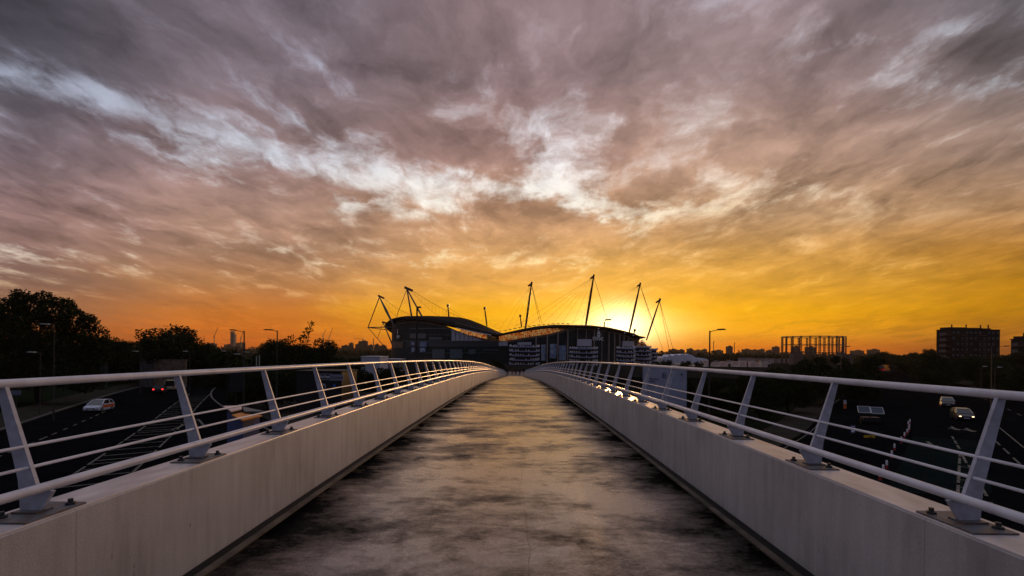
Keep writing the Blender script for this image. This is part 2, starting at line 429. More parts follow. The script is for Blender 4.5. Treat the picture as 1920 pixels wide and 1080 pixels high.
def wall_material():
    m = bpy.data.materials.new('parapet_render'); m.use_nodes = True; t = m.node_tree; b = t.nodes['Principled BSDF']
    tcn = t.nodes.new('ShaderNodeTexCoord'); o = S(t, tcn.outputs['Object']); x, y, z = sep(t, o)
    a = noise(t, mapping(t, o, sc=(1, 3.2, .35)), 3.0, 5, .6)       # vertical run-off streaks
    b2 = noise(t, o, .9, 4, .55); g = noise(t, o, 90, 3, .6)
    f = (a - .5) * 1.15 + (b2 - .5) * 1.5 + .5
    c = ramp(t, f, [(0, (.24, .222, .21, 1)), (.5, (.38, .352, .335, 1)), (1, (.48, .45, .43, 1))])
    sp = g.step(.3, .7, .92, 1.06); c = vmath(t, 'MULTIPLY', c, comb(t, sp, sp, sp))
    # panel joints every 2.8 m and scattered scuffs
    j = (y / 2.8).m('FRACT'); jj = (j - .5).m('ABSOLUTE').step(.4975, .4990) * .3
    sc_ = noise(t, mapping(t, o, sc=(1, 1.0, .5)), 11.0, 3, .6).step(.70, .78) * .55
    c = mixc(t, (jj + sc_).m('MINIMUM', 1.0), c, (.10, .085, .075, 1))
    t.links.new(c.k, b.inputs['Base Color']); b.inputs['Roughness'].default_value = .62; b.inputs['Specular IOR Level'].default_value = .35
    bn = t.nodes.new('ShaderNodeBump'); bn.inputs['Strength'].default_value = .15; bn.inputs['Distance'].default_value = .01
    t.links.new(g.k, bn.inputs['Height']); t.links.new(bn.outputs[0], b.inputs['Normal'])
    return m
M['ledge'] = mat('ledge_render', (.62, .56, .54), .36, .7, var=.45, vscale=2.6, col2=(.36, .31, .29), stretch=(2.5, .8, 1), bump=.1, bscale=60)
M['deck'] = deck_material(); M['wall'] = wall_material()
M['gutter'] = mat('gutter_metal', (.012, .011, .010), .7, .2, var=.5, vscale=5)
M['lip'] = mat('gutter_lip', (.11, .085, .062), .6, .3, var=.8, vscale=3)
yy = ys()
deck = strip([(-XL + .22, 0), (XR - .22, 0), (XR - .22, -.35), (1.2, -.8), (-1.3, -.8), (-XL + .22, -.35)], yy).build('walkway', M['deck']); tag(deck, kind='structure')
H = .72
for sgn, xi, side in ((-1, XL, 'left'), (1, XR, 'right')):
    g = strip([(sgn * (xi - .003), -.035), (sgn * (xi - .15), -.035), (sgn * (xi - .15), -.3), (sgn * (xi - .003), -.3)], yy).build('gutter', M['gutter']); tag(g, kind='structure')
    l = strip([(sgn * (xi - .152), .012), (sgn * (xi - .218), .012), (sgn * (xi - .218), -.34), (sgn * (xi - .152), -.34)], yy).build('kerb', M['lip']); tag(l, kind='structure')
    w = strip([(sgn * xi, -.5), (sgn * xi, H - .012), (sgn * (xi + .012), H), (sgn * (xi + .30), H), (sgn * (xi + .315), H - .015), (sgn * (xi + .315), -.4), (sgn * (xi + .10), -.6)], yy).build('parapet_wall', M['wall'])
    strip([(sgn * (xi + .006), H - .002), (sgn * (xi + .008), H + .004), (sgn * (xi + .304), H + .004), (sgn * (xi + .307), H - .002)], yy).build('ledge', M['ledge'], w)
    tag(w, 'low pale rendered wall along the %s side of the walkway, carrying the %s railing' % (side, side), 'wall', 'parapet walls of the footbridge')

def railing(sgn, xi, side):
    xp = xi + .155                                  # centre of the post foot
    root = empty('metal_railing', (0, 0, 0), 'grey painted steel railing with leaning posts on the %s parapet wall' % side, 'railing', 'railings of the footbridge')
    yy2 = [Y0 + i * .7 for i in range(int((Y1 - Y0) / .7) + 1)]
    def line(dx, z, r, n): 
        m = MB(); m.tube([(sgn * (xp + dx), y, dz(y) + z) for y in yy2], r, n); return m
    line(.16, 1.405, .0245, 14).build('top_rail', M['rail'], root, True)
    line(-.085, .868, .0245, 14).build('lower_rail', M['rail'], root, True)
    line(.045, 1.075, .0088, 8).build('cable', M['rail'], root, True)
    line(.018, .965, .0088, 8).build('cable', M['rail'], root, True)
    pb = MB()
    poly = [(.185, 1.385), (.142, 1.392), (-.030, .872), (-.115, .842), (-.055, .742), (.055, .742), (.068, .90)]
    t_ = .011; n = len(poly)
    pb.prism([(sgn * p[0], p[1]) for p in poly], 'y', -t_, t_)
    pl = MB(); pl.box((sgn * -.02, 0, .7265), (.23, .36, .014)); pl.box((sgn * .0, 0, .738), (.13, .10, .010))
    bos = []
    for bx, by in ((.055, -.11), (.055, .11), (-.09, .13)):
        bo = MB(); bo.lathe([(.0, .0), (.026, .0), (.026, .012), (.014, .014), (.014, .032), (.0, .032)], (sgn * bx, by, .733), 6); bos.append(bo)
    y = 2.708 - 1.4; first = None
    while y < Y1 - .3:
        if first is None:
            po = pb.build('post', M['post'], root); pp = pl.build('base_plate', M['plate'], po); first = po; [q.build('bolt', M['bolt'], po) for q in bos]
        else:
            po = first.copy(); COL.objects.link(po); po.parent = root
            for ch in first.children:
                if y > 24 and ch.name.startswith('bolt'): continue
                c = ch.copy(); COL.objects.link(c); c.parent = po
        po.location = (sgn * xp, y, dz(y))
        y += 1.4
railing(-1, XL, 'left'); railing(1, XR, 'right')

# ------------------------------------------------------------------ ground, roads
rnd = random.Random(7)
gm = MB(); gm.sheet([(-9000, -190, GZ - .02), (9000, -190, GZ - .02), (9000, 16000, GZ - .02), (-9000, 16000, GZ - .02)])
tag(gm.build('ground', M['soil']), kind='structure')
def smooth(pts, n=8):
    """Catmull-Rom through plan points"""
    P = [Vector(p[:2]) for p in pts]; out = []
    for i in range(len(P) - 1):
        a = P[max(i - 1, 0)]; b = P[i]; c = P[i + 1]; d = P[min(i + 2, len(P) - 1)]
        for k in range(n):
            t = k / n
            out.append(.5 * ((2 * b) + (c - a) * t + (2 * a - 5 * b + 4 * c - d) * t * t + (3 * b - a - 3 * c + d) * t ** 3))
    out.append(P[-1]); return out
def off(path, d):
    out = []
    for i, p in enumerate(path):
        a = path[max(i - 1, 0)]; b = path[min(i + 1, len(path) - 1)]; t = (b - a).normalized()
        out.append(Vector((p.x + t.y * d, p.y - t.x * d)))
    return out
def ribbon(path, d0, d1, z, mb=None, zb=None):
    mb = mb or MB(); A = off(path, d0); B = off(path, d1); vs = []; fs = []
    for a, b in zip(A, B): vs += [(a.x, a.y, z), (b.x, b.y, z)]
    for i in range(len(path) - 1): fs.append((2 * i, 2 * i + 1, 2 * i + 3, 2 * i + 2))
    mb.add(vs, fs)
    if zb is not None:
        vs = []; fs = []
        for a in (A, B):
            o = len(vs)
            for p in a: vs += [(p.x, p.y, z), (p.x, p.y, zb)]
            for i in range(len(path) - 1): fs.append((o + 2 * i, o + 2 * i + 1, o + 2 * i + 3, o + 2 * i + 2))
        mb.add(vs, fs)
    return mb
def dashes(path, d, w, z, on, offl, mb=None, start=0.0, end=1e9):
    mb = mb or MB(); Q = off(path, d); s = 0.0; acc = []
    for a, b in zip(Q, Q[1:]):
        L = (b - a).length
        if L < 1e-6: continue
        k = max(1, int(L / .5))
        for i in range(k):
            m_ = s + L * (i + .5) / k
            if start <= m_ <= end and ((m_ % (on + offl)) < on):
                acc.append((a.lerp(b, i / k), a.lerp(b, (i + 1) / k)))
        s += L
    for a, b in acc:
        t = (b - a).normalized(); n = Vector((t.y, -t.x)) * (w / 2); e = t * .02
        mb.sheet([(a.x - n.x - e.x, a.y - n.y - e.y, z), (b.x - n.x + e.x, b.y - n.y + e.y, z), (b.x + n.x + e.x, b.y + n.y + e.y, z), (a.x + n.x - e.x, a.y + n.y - e.y, z)])
    return mb
# left road: comes from under the bridge and bends away to the far left
LR = smooth([(2, -25), (-15, 10), (-26, 33), (-37, 55), (-49, 78), (-62, 105), (-80, 150), (-110, 230), (-150, 400)], 10)
ribbon(LR, -13.5, 12.5, GZ).build('road', M['asphalt']); bpy.data.objects['road']['kind'] = 'structure'
zl = GZ + .004
hm = MB()
dashes(LR, -1.9, .16, zl, 4.2, 1.0, hm, 25, 130); dashes(LR, 1.3, .16, zl, 4.2, 1.0, hm, 25, 130)
s = 0.0
for i in range(len(LR) - 1):
    a, b = LR[i], LR[i + 1]; L = (b - a).length; t = (b - a).normalized(); n = Vector((t.y, -t.x))
    k = int((s + L) / 2.1) - int(s / 2.1)
    for q in range(k):
        if not 25 < s < 125: continue
        p = a.lerp(b, (q + .5) / k)
        hm.sheet([tuple(p + n * -1.75 + t * .0) + (zl,), tuple(p + n * 1.15 + t * .5) + (zl,), tuple(p + n * 1.15 + t * .65) + (zl,), tuple(p + n * -1.75 + t * .15) + (zl,)])
    s += L
dashes(LR, -8.4, .15, zl, 1.4, 1.6, hm, 25, 105)
dashes(LR, 6.2, .12, zl, 2.0, 5.0, hm, 25, 105)
tag(hm.build('road_markings', M['line']), kind='structure')
# arrow / box marking right of the hatching
am = MB()
for a, b in (((322, 806), (372, 786)), ((372, 786), (386, 802)), ((352, 812), (364, 840))):
    A, B = gnd(*a), gnd(*b); t = (B - A).normalized(); n = Vector((t.y, -t.x, 0)) * .10
    am.sheet([A - n + Vector((0, 0, .005)), B - n + Vector((0, 0, .005)), B + n + Vector((0, 0, .005)), A + n + Vector((0, 0, .005))])
tag(am.build('road_markings', M['line']), kind='structure')
# inner kerb line that curls round the slip road
cur = smooth([gnd(*p) for p in ((520, 812), (470, 790), (432, 770), (408, 755), (396, 742), (400, 730), (418, 720), (446, 712))], 6)
tag(ribbon(cur, -.12, .12, GZ + .006).build('road_markings', M['line']), kind='structure')
kc = smooth([gnd(*p) for p in ((545, 806), (492, 783), (448, 760), (432, 745), (436, 730), (462, 716))], 6)
isl = MB(); pts = [(p.x, p.y, GZ + .11) for p in kc] + [(-38, 150, GZ + .11), (-24, 90, GZ + .11), (-21, 60, GZ + .11)]
isl.prism([p[:2] for p in pts], 'z', GZ - .01, GZ + .11); tag(isl.build('pavement', M['pave']), kind='structure')
# footway and verge on the far left of the left road
tag(ribbon(LR, -18.6, -13.5, GZ + .12, zb=GZ - .02).build('pavement', M['pave']), kind='structure')
tag(ribbon(LR, -26, -18.6, GZ + .10, zb=GZ - .02).build('verge', M['grass']), kind='structure')
tag(ribbon(LR, -13.7, -13.5 + .14, GZ + .13, zb=GZ - .02).build('kerb', M['kerbst']), kind='structure')
# right road
RR = smooth([(-4, -25), (14, 5), (27, 24), (44, 45), (62, 71), (86, 104), (116, 150), (170, 235), (232, 330), (330, 480)], 10)
ribbon(RR, -16, 13.0, GZ).build('road', M['asphalt']); [o for o in COL.objects if o.name == 'road.001'][0]['kind'] = 'structure'
lane = smooth([gnd(*p) for p in ((1760, 905), (1795, 862), (1775, 822))], 5)
lm = MB(); lm.sheet([gnd(*p, z=GZ + .004) for p in ((1660, 925), (1712, 818), (1830, 826), (1862, 925))]); tag(lm.build('bus_lane', M['asphalt2']), kind='structure')
rm = MB(); zr = GZ + .009
def pline(a, b, w, dash=None, mb=None):
    A, B = gnd(*a, z=zr), gnd(*b, z=zr); L = (B - A).length; t = (B - A).normalized(); n = Vector((t.y, -t.x, 0)) * (w / 2)
    segs = [(0, L)] if not dash else [(q, min(q + dash[0], L)) for q in np.arange(0, L, dash[0] + dash[1])]
    for p, q in segs: (mb or rm).sheet([A + t * p - n, A + t * q - n, A + t * q + n, A + t * p + n])
pline((1785, 818), (1800, 843), .16, (2.2, 1.0)); pline((1800, 846), (1794, 960), .16, (3.0, .8)); pline((1801, 846), (1812, 868), .16); pline((1816, 872), (1862, 950), .16, (2.5, 1.5))
for y0 in (874, 886, 899, 913, 930): pline((1796, y0), (1818 + (y0 - 874) * .45, y0 + 3), .12)
pline((1866, 826), (1960, 915), .14, (3.2, 2.0)); pline((1872, 800), (2000, 905), .12)
def arrow(px, py, ang, L=3.4):
    c = gnd(px, py, z=zr + .001); m = MB(); ca, sa = math.cos(ang), math.sin(ang)
    def T(p): return (c.x + p[0] * ca - p[1] * sa, c.y + p[0] * sa + p[1] * ca, c.z)
    m.sheet([T(p) for p in ((-.12, -L / 2), (.12, -L / 2), (.12, L / 6), (-.12, L / 6))]); m.sheet([T(p) for p in ((-.5, L / 6), (.5, L / 6), (0, L / 2))])
    m.sheet([T(p) for p in ((.12, -L * .1), (.7, .25), (.62, .5), (.12, .15))])
    return m
for px, py in ((1790, 803), (1818, 806), (1746, 833)): tag(arrow(px, py, R(150)).build('road_markings', M['line']), kind='structure')
tag(rm.build('road_markings', M['line']), kind='structure')
rl = MB(); ribbon(RR, 12.6, 12.75, GZ + .004, rl); ribbon(RR, -15.6, -15.5, GZ + .004, rl); dashes(RR, 6.6, .13, GZ + .004, 3, 5, rl, 40, 300)
tag(rl.build('road_markings', M['line']), kind='structure')
tag(ribbon(RR, 13, 17.5, GZ + .12, zb=GZ - .02).build('pavement', M['pave']), kind='structure')
tag(ribbon(RR, -19.5, -16, GZ + .12, zb=GZ - .02).build('pavement', M['pave']), kind='structure')
# far end: plaza level the bridge lands on, with its embankment
ze = dz(131)
tag(MB().prism([(-60, 131), (60, 131), (150, 200), (150, 250), (-150, 250), (-150, 200)], 'z', GZ - .1, ze - .01).build('plaza', mat('plaza_paving', (.020, .018, .016), 1, 0, var=.5, vscale=.2)), kind='structure')

tag(MB().prism([(-9, 131.05), (9, 131.05), (16, 160), (-16, 160)], 'z', ze - .05, ze - .004).build('plaza_paving', mat('plaza_slabs', (.16, .12, .11), .8, .2, var=.5, vscale=.5)), kind='structure')
# ------------------------------------------------------------------ trees
NLEAF = 0
def crown_mesh(seed, lobes, n, leaf, mats, name='crown', squash=.8):
    r = np.random.RandomState(seed)
    L = np.array(lobes, float); w = L[:, 3] ** 2.4; w /= w.sum()
    idx = r.choice(len(L), n, p=w)
    d = r.normal(size=(n, 3)); d /= np.linalg.norm(d, axis=1)[:, None]
    rad = r.uniform(.25, 1.0, n) ** .45
    # knobbly outline: sub-clumps on each lobe
    kn = r.normal(size=(len(L), 14, 3)); kn /= np.linalg.norm(kn, axis=2)[:, :, None]
    dots = np.einsum('nj,nkj->nk', d, kn[idx]).max(axis=1)
    rad *= .74 + .42 * np.clip((dots - .55) / .45, 0, 1)
    c = L[idx, :3] + d * (L[idx, 3] * rad)[:, None] * np.array([1, 1, squash])
    c += r.normal(size=(n, 3)) * leaf * .6
    a = r.normal(size=(n, 3)); a /= np.linalg.norm(a, axis=1)[:, None]
    b = np.cross(a, r.normal(size=(n, 3))); b /= np.linalg.norm(b, axis=1)[:, None]
    sz = leaf * r.uniform(.5, 1.35, n)[:, None]
    v = np.empty((n, 4, 3)); v[:, 0] = c - a * sz; v[:, 1] = c - b * sz * .55; v[:, 2] = c + a * sz; v[:, 3] = c + b * sz * .55
    me = bpy.data.meshes.new(name); me.vertices.add(4 * n); me.vertices.foreach_set('co', v.reshape(-1).astype(np.float32))
    me.loops.add(4 * n); me.loops.foreach_set('vertex_index', np.arange(4 * n, dtype=np.int32))
    me.polygons.add(n); me.polygons.foreach_set('loop_start', np.arange(0, 4 * n, 4, dtype=np.int32))
    for q in mats: me.materials.append(q)
    me.polygons.foreach_set('material_index', (r.uniform(size=n) < .35).astype(np.int32))
    me.update(); me.validate(); return me
def trunk_mb(h, r0, lobes, seed, n_l=7):
    rr = random.Random(seed); mb = MB(); top = Vector((rr.uniform(-.4, .4), rr.uniform(-.4, .4), h * .72))
    mb.tube([(0, 0, -.2), (top.x * .3, top.y * .3, h * .25), (top.x * .6, top.y * .7, h * .5), top], [r0, r0 * .8, r0 * .55, r0 * .2], 8)
    for i in range(n_l):
        l = rr.choice(lobes); z0 = h * rr.uniform(.25, .6); st = Vector((top.x * z0 / h, top.y * z0 / h, z0)); en = Vector(l[:3])
        mid = st.lerp(en, .5) + Vector((0, 0, -.05 * h)); mb.tube([st, mid, en], [r0 * .4, r0 * .25, r0 * .08], 6)
    return mb
def make_lobes(seed, h, w, nl=9, base=.3, conic=0.0):
    rr = random.Random(seed); out = [(0, 0, h * (base + .35), w * .30)]
    for i in range(nl):
        a = rr.uniform(0, 6.283); t = rr.uniform(0, 1); z = h * (base + (1 - base) * (.08 + .74 * t))
        rad = w * .5 * rr.uniform(.35, .72) * (1 - conic * t); q = w * rr.uniform(.15, .25) * (1 - .3 * t)
        out.append((rad * math.cos(a), rad * math.sin(a), z, q))
    return out
TREE = {}
def proto_tree(kind, seed, h, w, n, leaf, **k):
    lob = make_lobes(seed, h, w, **k)
    TREE[kind] = (crown_mesh(seed, lob, n, leaf, [M['leaf'], M['leaf2']]), trunk_mb(h, .03 * h if h < 8 else .022 * h, lob, seed), h, lob)
proto_tree('round', 3, 10, 9.5, 15000, .17, nl=14, base=.18)
proto_tree('wide', 11, 8, 11, 15000, .16, nl=16, base=.15)
proto_tree('tall', 5, 12, 7.5, 15000, .17, nl=14, base=.15, conic=.4)
proto_tree('bushy', 21, 5, 6, 9000, .13, nl=12, base=.02)
rag = [(0, 0, 3.2, 2.8), (-2.4, 0, 3.2, 2.2), (2.6, 0, 3.0, 2.2), (-.6, 0, 6.0, 1.5), (.9, 0, 5.6, 1.5), (-2.2, 0, 7.2, .8), (-1.3, 0, 7.9, .7), (.2, 0, 7.8, .8), (.9, 0, 9.2, .55), (1.2, 0, 10.0, .4), (2.2, 0, 7.4, .7), (3.0, 0, 6.6, .7), (-3.2, 0, 5.6, .9), (-2.9, 0, 6.9, .5), (.5, 0, 8.5, .5)]
TREE['ragged'] = (crown_mesh(41, rag, 9000, .15, [M['leaf'], M['leaf2']]), trunk_mb(9, .2, rag, 41, 12), 10.4, rag)
tm = {}
def tree(kind, x, y, h, w=None, label='', group=None, z=GZ, rz=0.0, cat='tree', name='broadleaf_tree'):
    me, tk, ph, lob = TREE[kind]
    root = empty(name, (x, y, z), label, cat, group, rz)
    c = bpy.data.objects.new('crown', me); COL.objects.link(c); c.parent = root
    if kind not in tm: tm[kind] = tk.build('trunk', M['bark'], root)
    else:
        t = tm[kind].copy(); COL.objects.link(t); t.parent = root
    s_ = h / ph; sw = s_ * (w or 1.0); root.scale = (sw, sw, s_); return root
def tree_px(kind, px, pytop, Y, w, label, group=None, rz=0.0, z=GZ, **k):
    p = at(px, pytop, Y); return tree(kind, p.x, Y, (p.z - z) * 1.02, w, label, group, z, rz, **k)
TG = 'trees beside the left road'
# the big tree at the left edge
bl = [(0, 0, 9.5, 4.0), (-4.2, 0, 9.0, 3.6), (4.0, 0, 8.2, 3.4), (6.6, 1, 7.2, 2.3), (7.8, 0, 9.6, 1.8), (8.6, 0, 6.8, 1.5), (2.4, 0, 12.9, 2.3), (5.2, 0, 11.8, 2.1), (-1.5, 0, 13.6, 2.2), (-4.6, 1, 12.9, 2.4), (-7.5, 0, 11.5, 3.0), (-8, 0, 7, 3.2), (0, -1, 5.4, 3.6), (5, -1, 4.8, 2.9), (-4, -1, 4.8, 3.2), (7.3, -1, 3.6, 2.2), (-2.6, 0, 15.0, 1.3), (.6, 0, 14.8, 1.3), (3.5, 0, 14.0, 1.2), (9.1, 0, 8.4, 1.0), (6.9, 0, 11.4, 1.3)]
bt = empty('broadleaf_tree', (at(72, 660, 72).x, 72, GZ), 'very large dark broadleaf tree filling the left edge of the view above the road', 'tree', TG)
cme = crown_mesh(77, bl, 46000, .20, [M['leaf'], M['leaf2']]); c = bpy.data.objects.new('crown', cme); COL.objects.link(c); c.parent = bt
trunk_mb(14, .42, bl, 4, 12).build('trunk', M['bark'], bt)
tree_px('round', 212, 628, 115, 1.05, 'small rounded dark tree just right of the very large tree at the left edge', TG)
tree_px('round', 245, 634, 118, .85, 'low dark tree between the small rounded tree and the broad domed one', TG, 1)
tree_px('wide', 322, 612, 112, 1.25, 'broad domed dark tree with small sky gaps above the buff brick wall', TG, 2)
tree_px('wide', 372, 637, 118, .8, 'lower tree on the right flank of the broad domed tree', TG, 3)
tree_px('bushy', 415, 652, 130, 1.3, 'low dark bush below the distant glass tower', TG, 1)
tree_px('bushy', 455, 648, 110, 1.3, 'dark bush in front of the street lamp whose arm points left to the tower', TG, 2)
tree_px('round', 502, 640, 96, 1.0, 'dark round tree below the lamp with the wide double head', TG, 3)
tree_px('ragged', 566, 604, 88, 1.0, 'tall ragged tree with a thin spiky top left of the stadium', TG, .4)
tree_px('round', 540, 632, 90, 1.0, 'dense dark tree on the left flank of the spiky-topped tree', TG, 5)
tree_px('wide', 598, 640, 92, .85, 'dense dark tree on the right flank of the spiky-topped tree', TG, 1.5)
tree_px('bushy', 640, 662, 105, 1.3, 'low bush right of the spiky-topped tree, above the railing', TG, 2.5)
tree_px('bushy', 668, 666, 150, 1.4, 'dark bush left of the white flat roof below the city skyline', TG, .5)
for i, (px, py, Y, k, w, lb) in enumerate([(470, 690, 70, 'round', 1.2, 'dark rounded tree behind the black sign board on the left island'), (520, 684, 66, 'wide', 1.0, 'dark spreading tree between the sign board and the dark shop unit'),
     (560, 690, 74, 'round', .9, 'dark tree left of the dark shop unit'), (655, 690, 85, 'wide', .8, 'dark low tree right of the dark shop unit'), (700, 684, 100, 'bushy', 1.3, 'dark bush behind the left railing below the mast with the horizontal strut'),
     (745, 686, 120, 'round', .9, 'dark tree under the left end of the stadium'), (800, 688, 125, 'wide', .8, 'dark tree below the middle of the left stand'), (850, 684, 140, 'round', 1.0, 'dark tree below the white wall panels of the stadium'),
     (900, 680, 150, 'wide', 1.1, 'dark tree below the low corner of the stadium roof'), (935, 672, 170, 'round', 1.0, 'dark tree directly left of the first spiral ramp')]):
    tree_px(k, px, py, Y, w, lb, 'trees behind the left railing', i * 1.3)
RG = 'trees behind the right railing'
for i, (px, py, Y, k, w, lb) in enumerate([(1290, 702, 70, 'tall', .8, 'pointed conifer-like tree just right of the white hoarding'), (1262, 722, 72, 'bushy', 1.1, 'low spiky bush overlapping the right end of the white hoarding'), (1330, 704, 68, 'round', .9, 'dark round tree below the tall slim lamp post'), (1375, 712, 66, 'round', .8, 'dark tree with thin branches right of the tall slim lamp post'),
     (1425, 700, 64, 'wide', .9, 'dark spreading tree left of the dark wooded mass'), (1478, 686, 70, 'round', 1.1, 'dark tree standing in front of the car park edge'), (1505, 668, 95, 'tall', 1.0, 'dark pointed tree under the left end of the gasholder'),
     (1540, 664, 110, 'tall', 1.1, 'dark pointed tree under the middle of the gasholder'), (1578, 662, 105, 'tall', 1.0, 'dark tree under the right end of the gasholder'), (1620, 664, 130, 'round', 1.2, 'olive tree just right of the gasholder'),
     (1560, 682, 80, 'wide', 1.1, 'broad dark tree in front of the pointed trees'), (1610, 690, 84, 'round', 1.0, 'dark round tree left of the far end of the right road'),
     (1648, 660, 360, 'wide', 1.6, 'hazy olive tree on the skyline right of the gasholder'), (1690, 662, 330, 'wide', 1.5, 'hazy olive tree on the skyline between gasholder and flats'),
     (1712, 672, 200, 'wide', 1.5, 'dark tree between the far road and the large block of flats'), (1745, 668, 180, 'wide', 1.3, 'dark tree at the left foot of the large block of flats'), (1735, 652, 300, 'round', .9, 'small skyline tree touching the left side of the large block of flats'),
     (1790, 664, 150, 'wide', 1.4, 'olive tree in front of the large block of flats'), (1835, 672, 140, 'wide', 1.2, 'dark broad tree below the right half of the large block of flats'), (1890, 662, 160, 'wide', 1.2, 'dark tree between the two blocks of flats'),
     (1930, 680, 120, 'wide', 1.2, 'dark tree in front of the block of flats at the right edge'), (1760, 690, 120, 'wide', 1.2, 'dark tree on the near side of the right-hand wood'), (1870, 690, 110, 'round', 1.3, 'dark tree above the right end of the top rail'), (1960, 690, 90, 'wide', 1.3, 'dark tree cut by the right edge of the view')]):
    tree_px(k, px, py, Y, w, lb, RG, i * .9)
for i, (px, py, Y) in enumerate([(1452, 690, 130), (1462, 688, 135), (1425, 699, 125), (1404, 701, 118), (1250, 672, 240), (1285, 674, 250), (1232, 676, 230), (1310, 676, 240)]):
    tree_px('bushy', px, py, Y, .9, ['yellow-green shrub left of the dark wooded mass', 'olive shrub close to the dark wooded mass', 'olive shrub in front of the pale lorries', 'low shrub by the near edge of the car park', 'small dark tree in front of the white marquee', 'dark shrub below the right end of the white marquee', 'small dark tree right of the outermost spiral ramp', 'small dark shrub left of the slim lamp post'][i], 'shrubs round the car park', i)
# far woodland that reads as one mass
def woodland(name, seed, Y, x0, x1, hmin, hmax, n, leaf, m_):
    r = np.random.RandomState(seed); lob = []
    x = x0
    while x < x1:
        w = r.uniform(.5, 1) * hmax; lob.append((x, Y + r.uniform(-30, 30), r.uniform(hmin, hmax) * .45, w * .6)); x += w * .6
    me = crown_mesh(seed, lob, n, leaf, m_, name, 1.0); o = bpy.data.objects.new(name, me); COL.objects.link(o); o.location.z = GZ
    return tag(o, kind='stuff')
M['farleaf'] = mat('far_foliage', (.030, .026, .012), 1, 0, var=.4, vscale=.02)
woodland('woodland', 31, 1500, -1500, 1700, 8, 17, 26000, 3.2, [M['farleaf'], M['leaf2']])
woodland('woodland', 32, 800, -700, 900, 5, 8, 22000, 1.7, [M['leaf'], M['leaf2']])
woodland('woodland', 33, 560, 150, 640, 6, 9, 12000, 1.3, [M['leaf'], M['leaf2']])

# ------------------------------------------------------------------ stadium
SC = Vector((-1.0, 400.0)); SR = 85.0; SROT = R(-90 - 5.3)
def plan(ph, k=1.0):
    """ph = 0 at the near corner, growing towards the right; rounded square"""
    a = ph + R(45); c, s_ = math.cos(a), math.sin(a); n = 3.0
    r = SR * k / ((abs(c) ** n + abs(s_) ** n) ** (1 / n)); an = SROT + ph
    return Vector((SC.x + r * math.cos(an), SC.y + r * math.sin(an)))
def ppx(ph):
    p = plan(ph); return CX + FOC * p.x / p.y, p.y
TOPS = [(736, 601), (744, 596), (760, 592.5), (790, 593), (815, 596), (850, 604), (880, 612), (905, 619), (935, 626), (960, 621), (985, 616.5), (1020, 611.5), (1060, 609), (1098, 609.5), (1130, 613), (1155, 618.5), (1175, 624), (1192, 632)]
def topz(ph):
    ph = (ph + math.pi) % (2 * math.pi) - math.pi
    if abs(ph) < R(100):
        px, Y = ppx(ph)
        if px <= TOPS[0][0]: py = TOPS[0][1]
        elif px >= TOPS[-1][0]: py = TOPS[-1][1]
        else:
            for (a, b), (c, d) in zip(TOPS, TOPS[1:]):
                if a <= px <= c: py = b + (d - b) * (px - a) / (c - a); break
        z = at(px, py, Y).z
    else: z = 16.0
    far = 15 + 3.0 * abs(math.sin(2 * ph))
    t = min(max((abs(ph) - R(72)) / R(30), 0), 1); t = t * t * (3 - 2 * t)
    return z * (1 - t) + far * t
NS = 160
PH = [2 * math.pi * i / NS for i in range(NS + 1)]
def ph_of(px):
    lo, hi = R(-92), R(92)
    for _ in range(40):
        mid = (lo + hi) / 2
        if ppx(mid)[0] < px: lo = mid
        else: hi = mid
    return lo
def swell(ph):  # fascia depth: deep over the left stand, thin on the right
    ph = (ph + math.pi) % (2 * math.pi) - math.pi
    px, Y = ppx(ph)
    if ph < 0: return 3.2 if px < 850 or ph < R(-60) else 3.2 - 1.4 * (px - 850) / 90
    return 1.6
st = empty('stadium', (SC.x, SC.y, GZ), 'huge dark stadium with wavy mast-hung roof beyond the end of the footbridge', 'stadium')
def ring(secf, name, m, i0=0, i1=NS, smooth_=True):
    mb = MB(); vs = []; fs = []; n = None
    for i in range(i0, i1 + 1):
        ph = PH[i % NS] if i != i1 or i1 != NS else PH[NS]
        sec = secf(ph); n = len(sec)
        for k, z in sec:
            p = plan(ph, k); vs.append((p.x - SC.x, p.y - SC.y, z - GZ))
    for i in range(i1 - i0):
        for k in range(n - 1):
            fs.append((i * n + k, i * n + k + 1, (i + 1) * n + k + 1, (i + 1) * n + k))
    mb.add(vs, fs); return mb.build(name, m, st, smooth_)
M['roof'] = mat('stadium_roof', (.012, .012, .013), .9, .02, var=.3, vscale=.08)
M['roofpale'] = mat('roof_sky_sheen', (.13, .125, .125), .6, .2, var=.4, vscale=.25)
M['panel'] = mat('pale_panels', (.42, .42, .48), .6, .3, var=.12, vscale=.3)
M['steel'] = mat('mast_steel', (.055, .04, .035), .4, .5, metal=.3, var=.5, vscale=.5)
M['redsteel'] = mat('flare_band', (.30, .07, .03), .45, .5)  # orange-red sun flare painted into the mast bands
M['cable'] = mat('stay_cable', (.05, .03, .02), .6, .3)
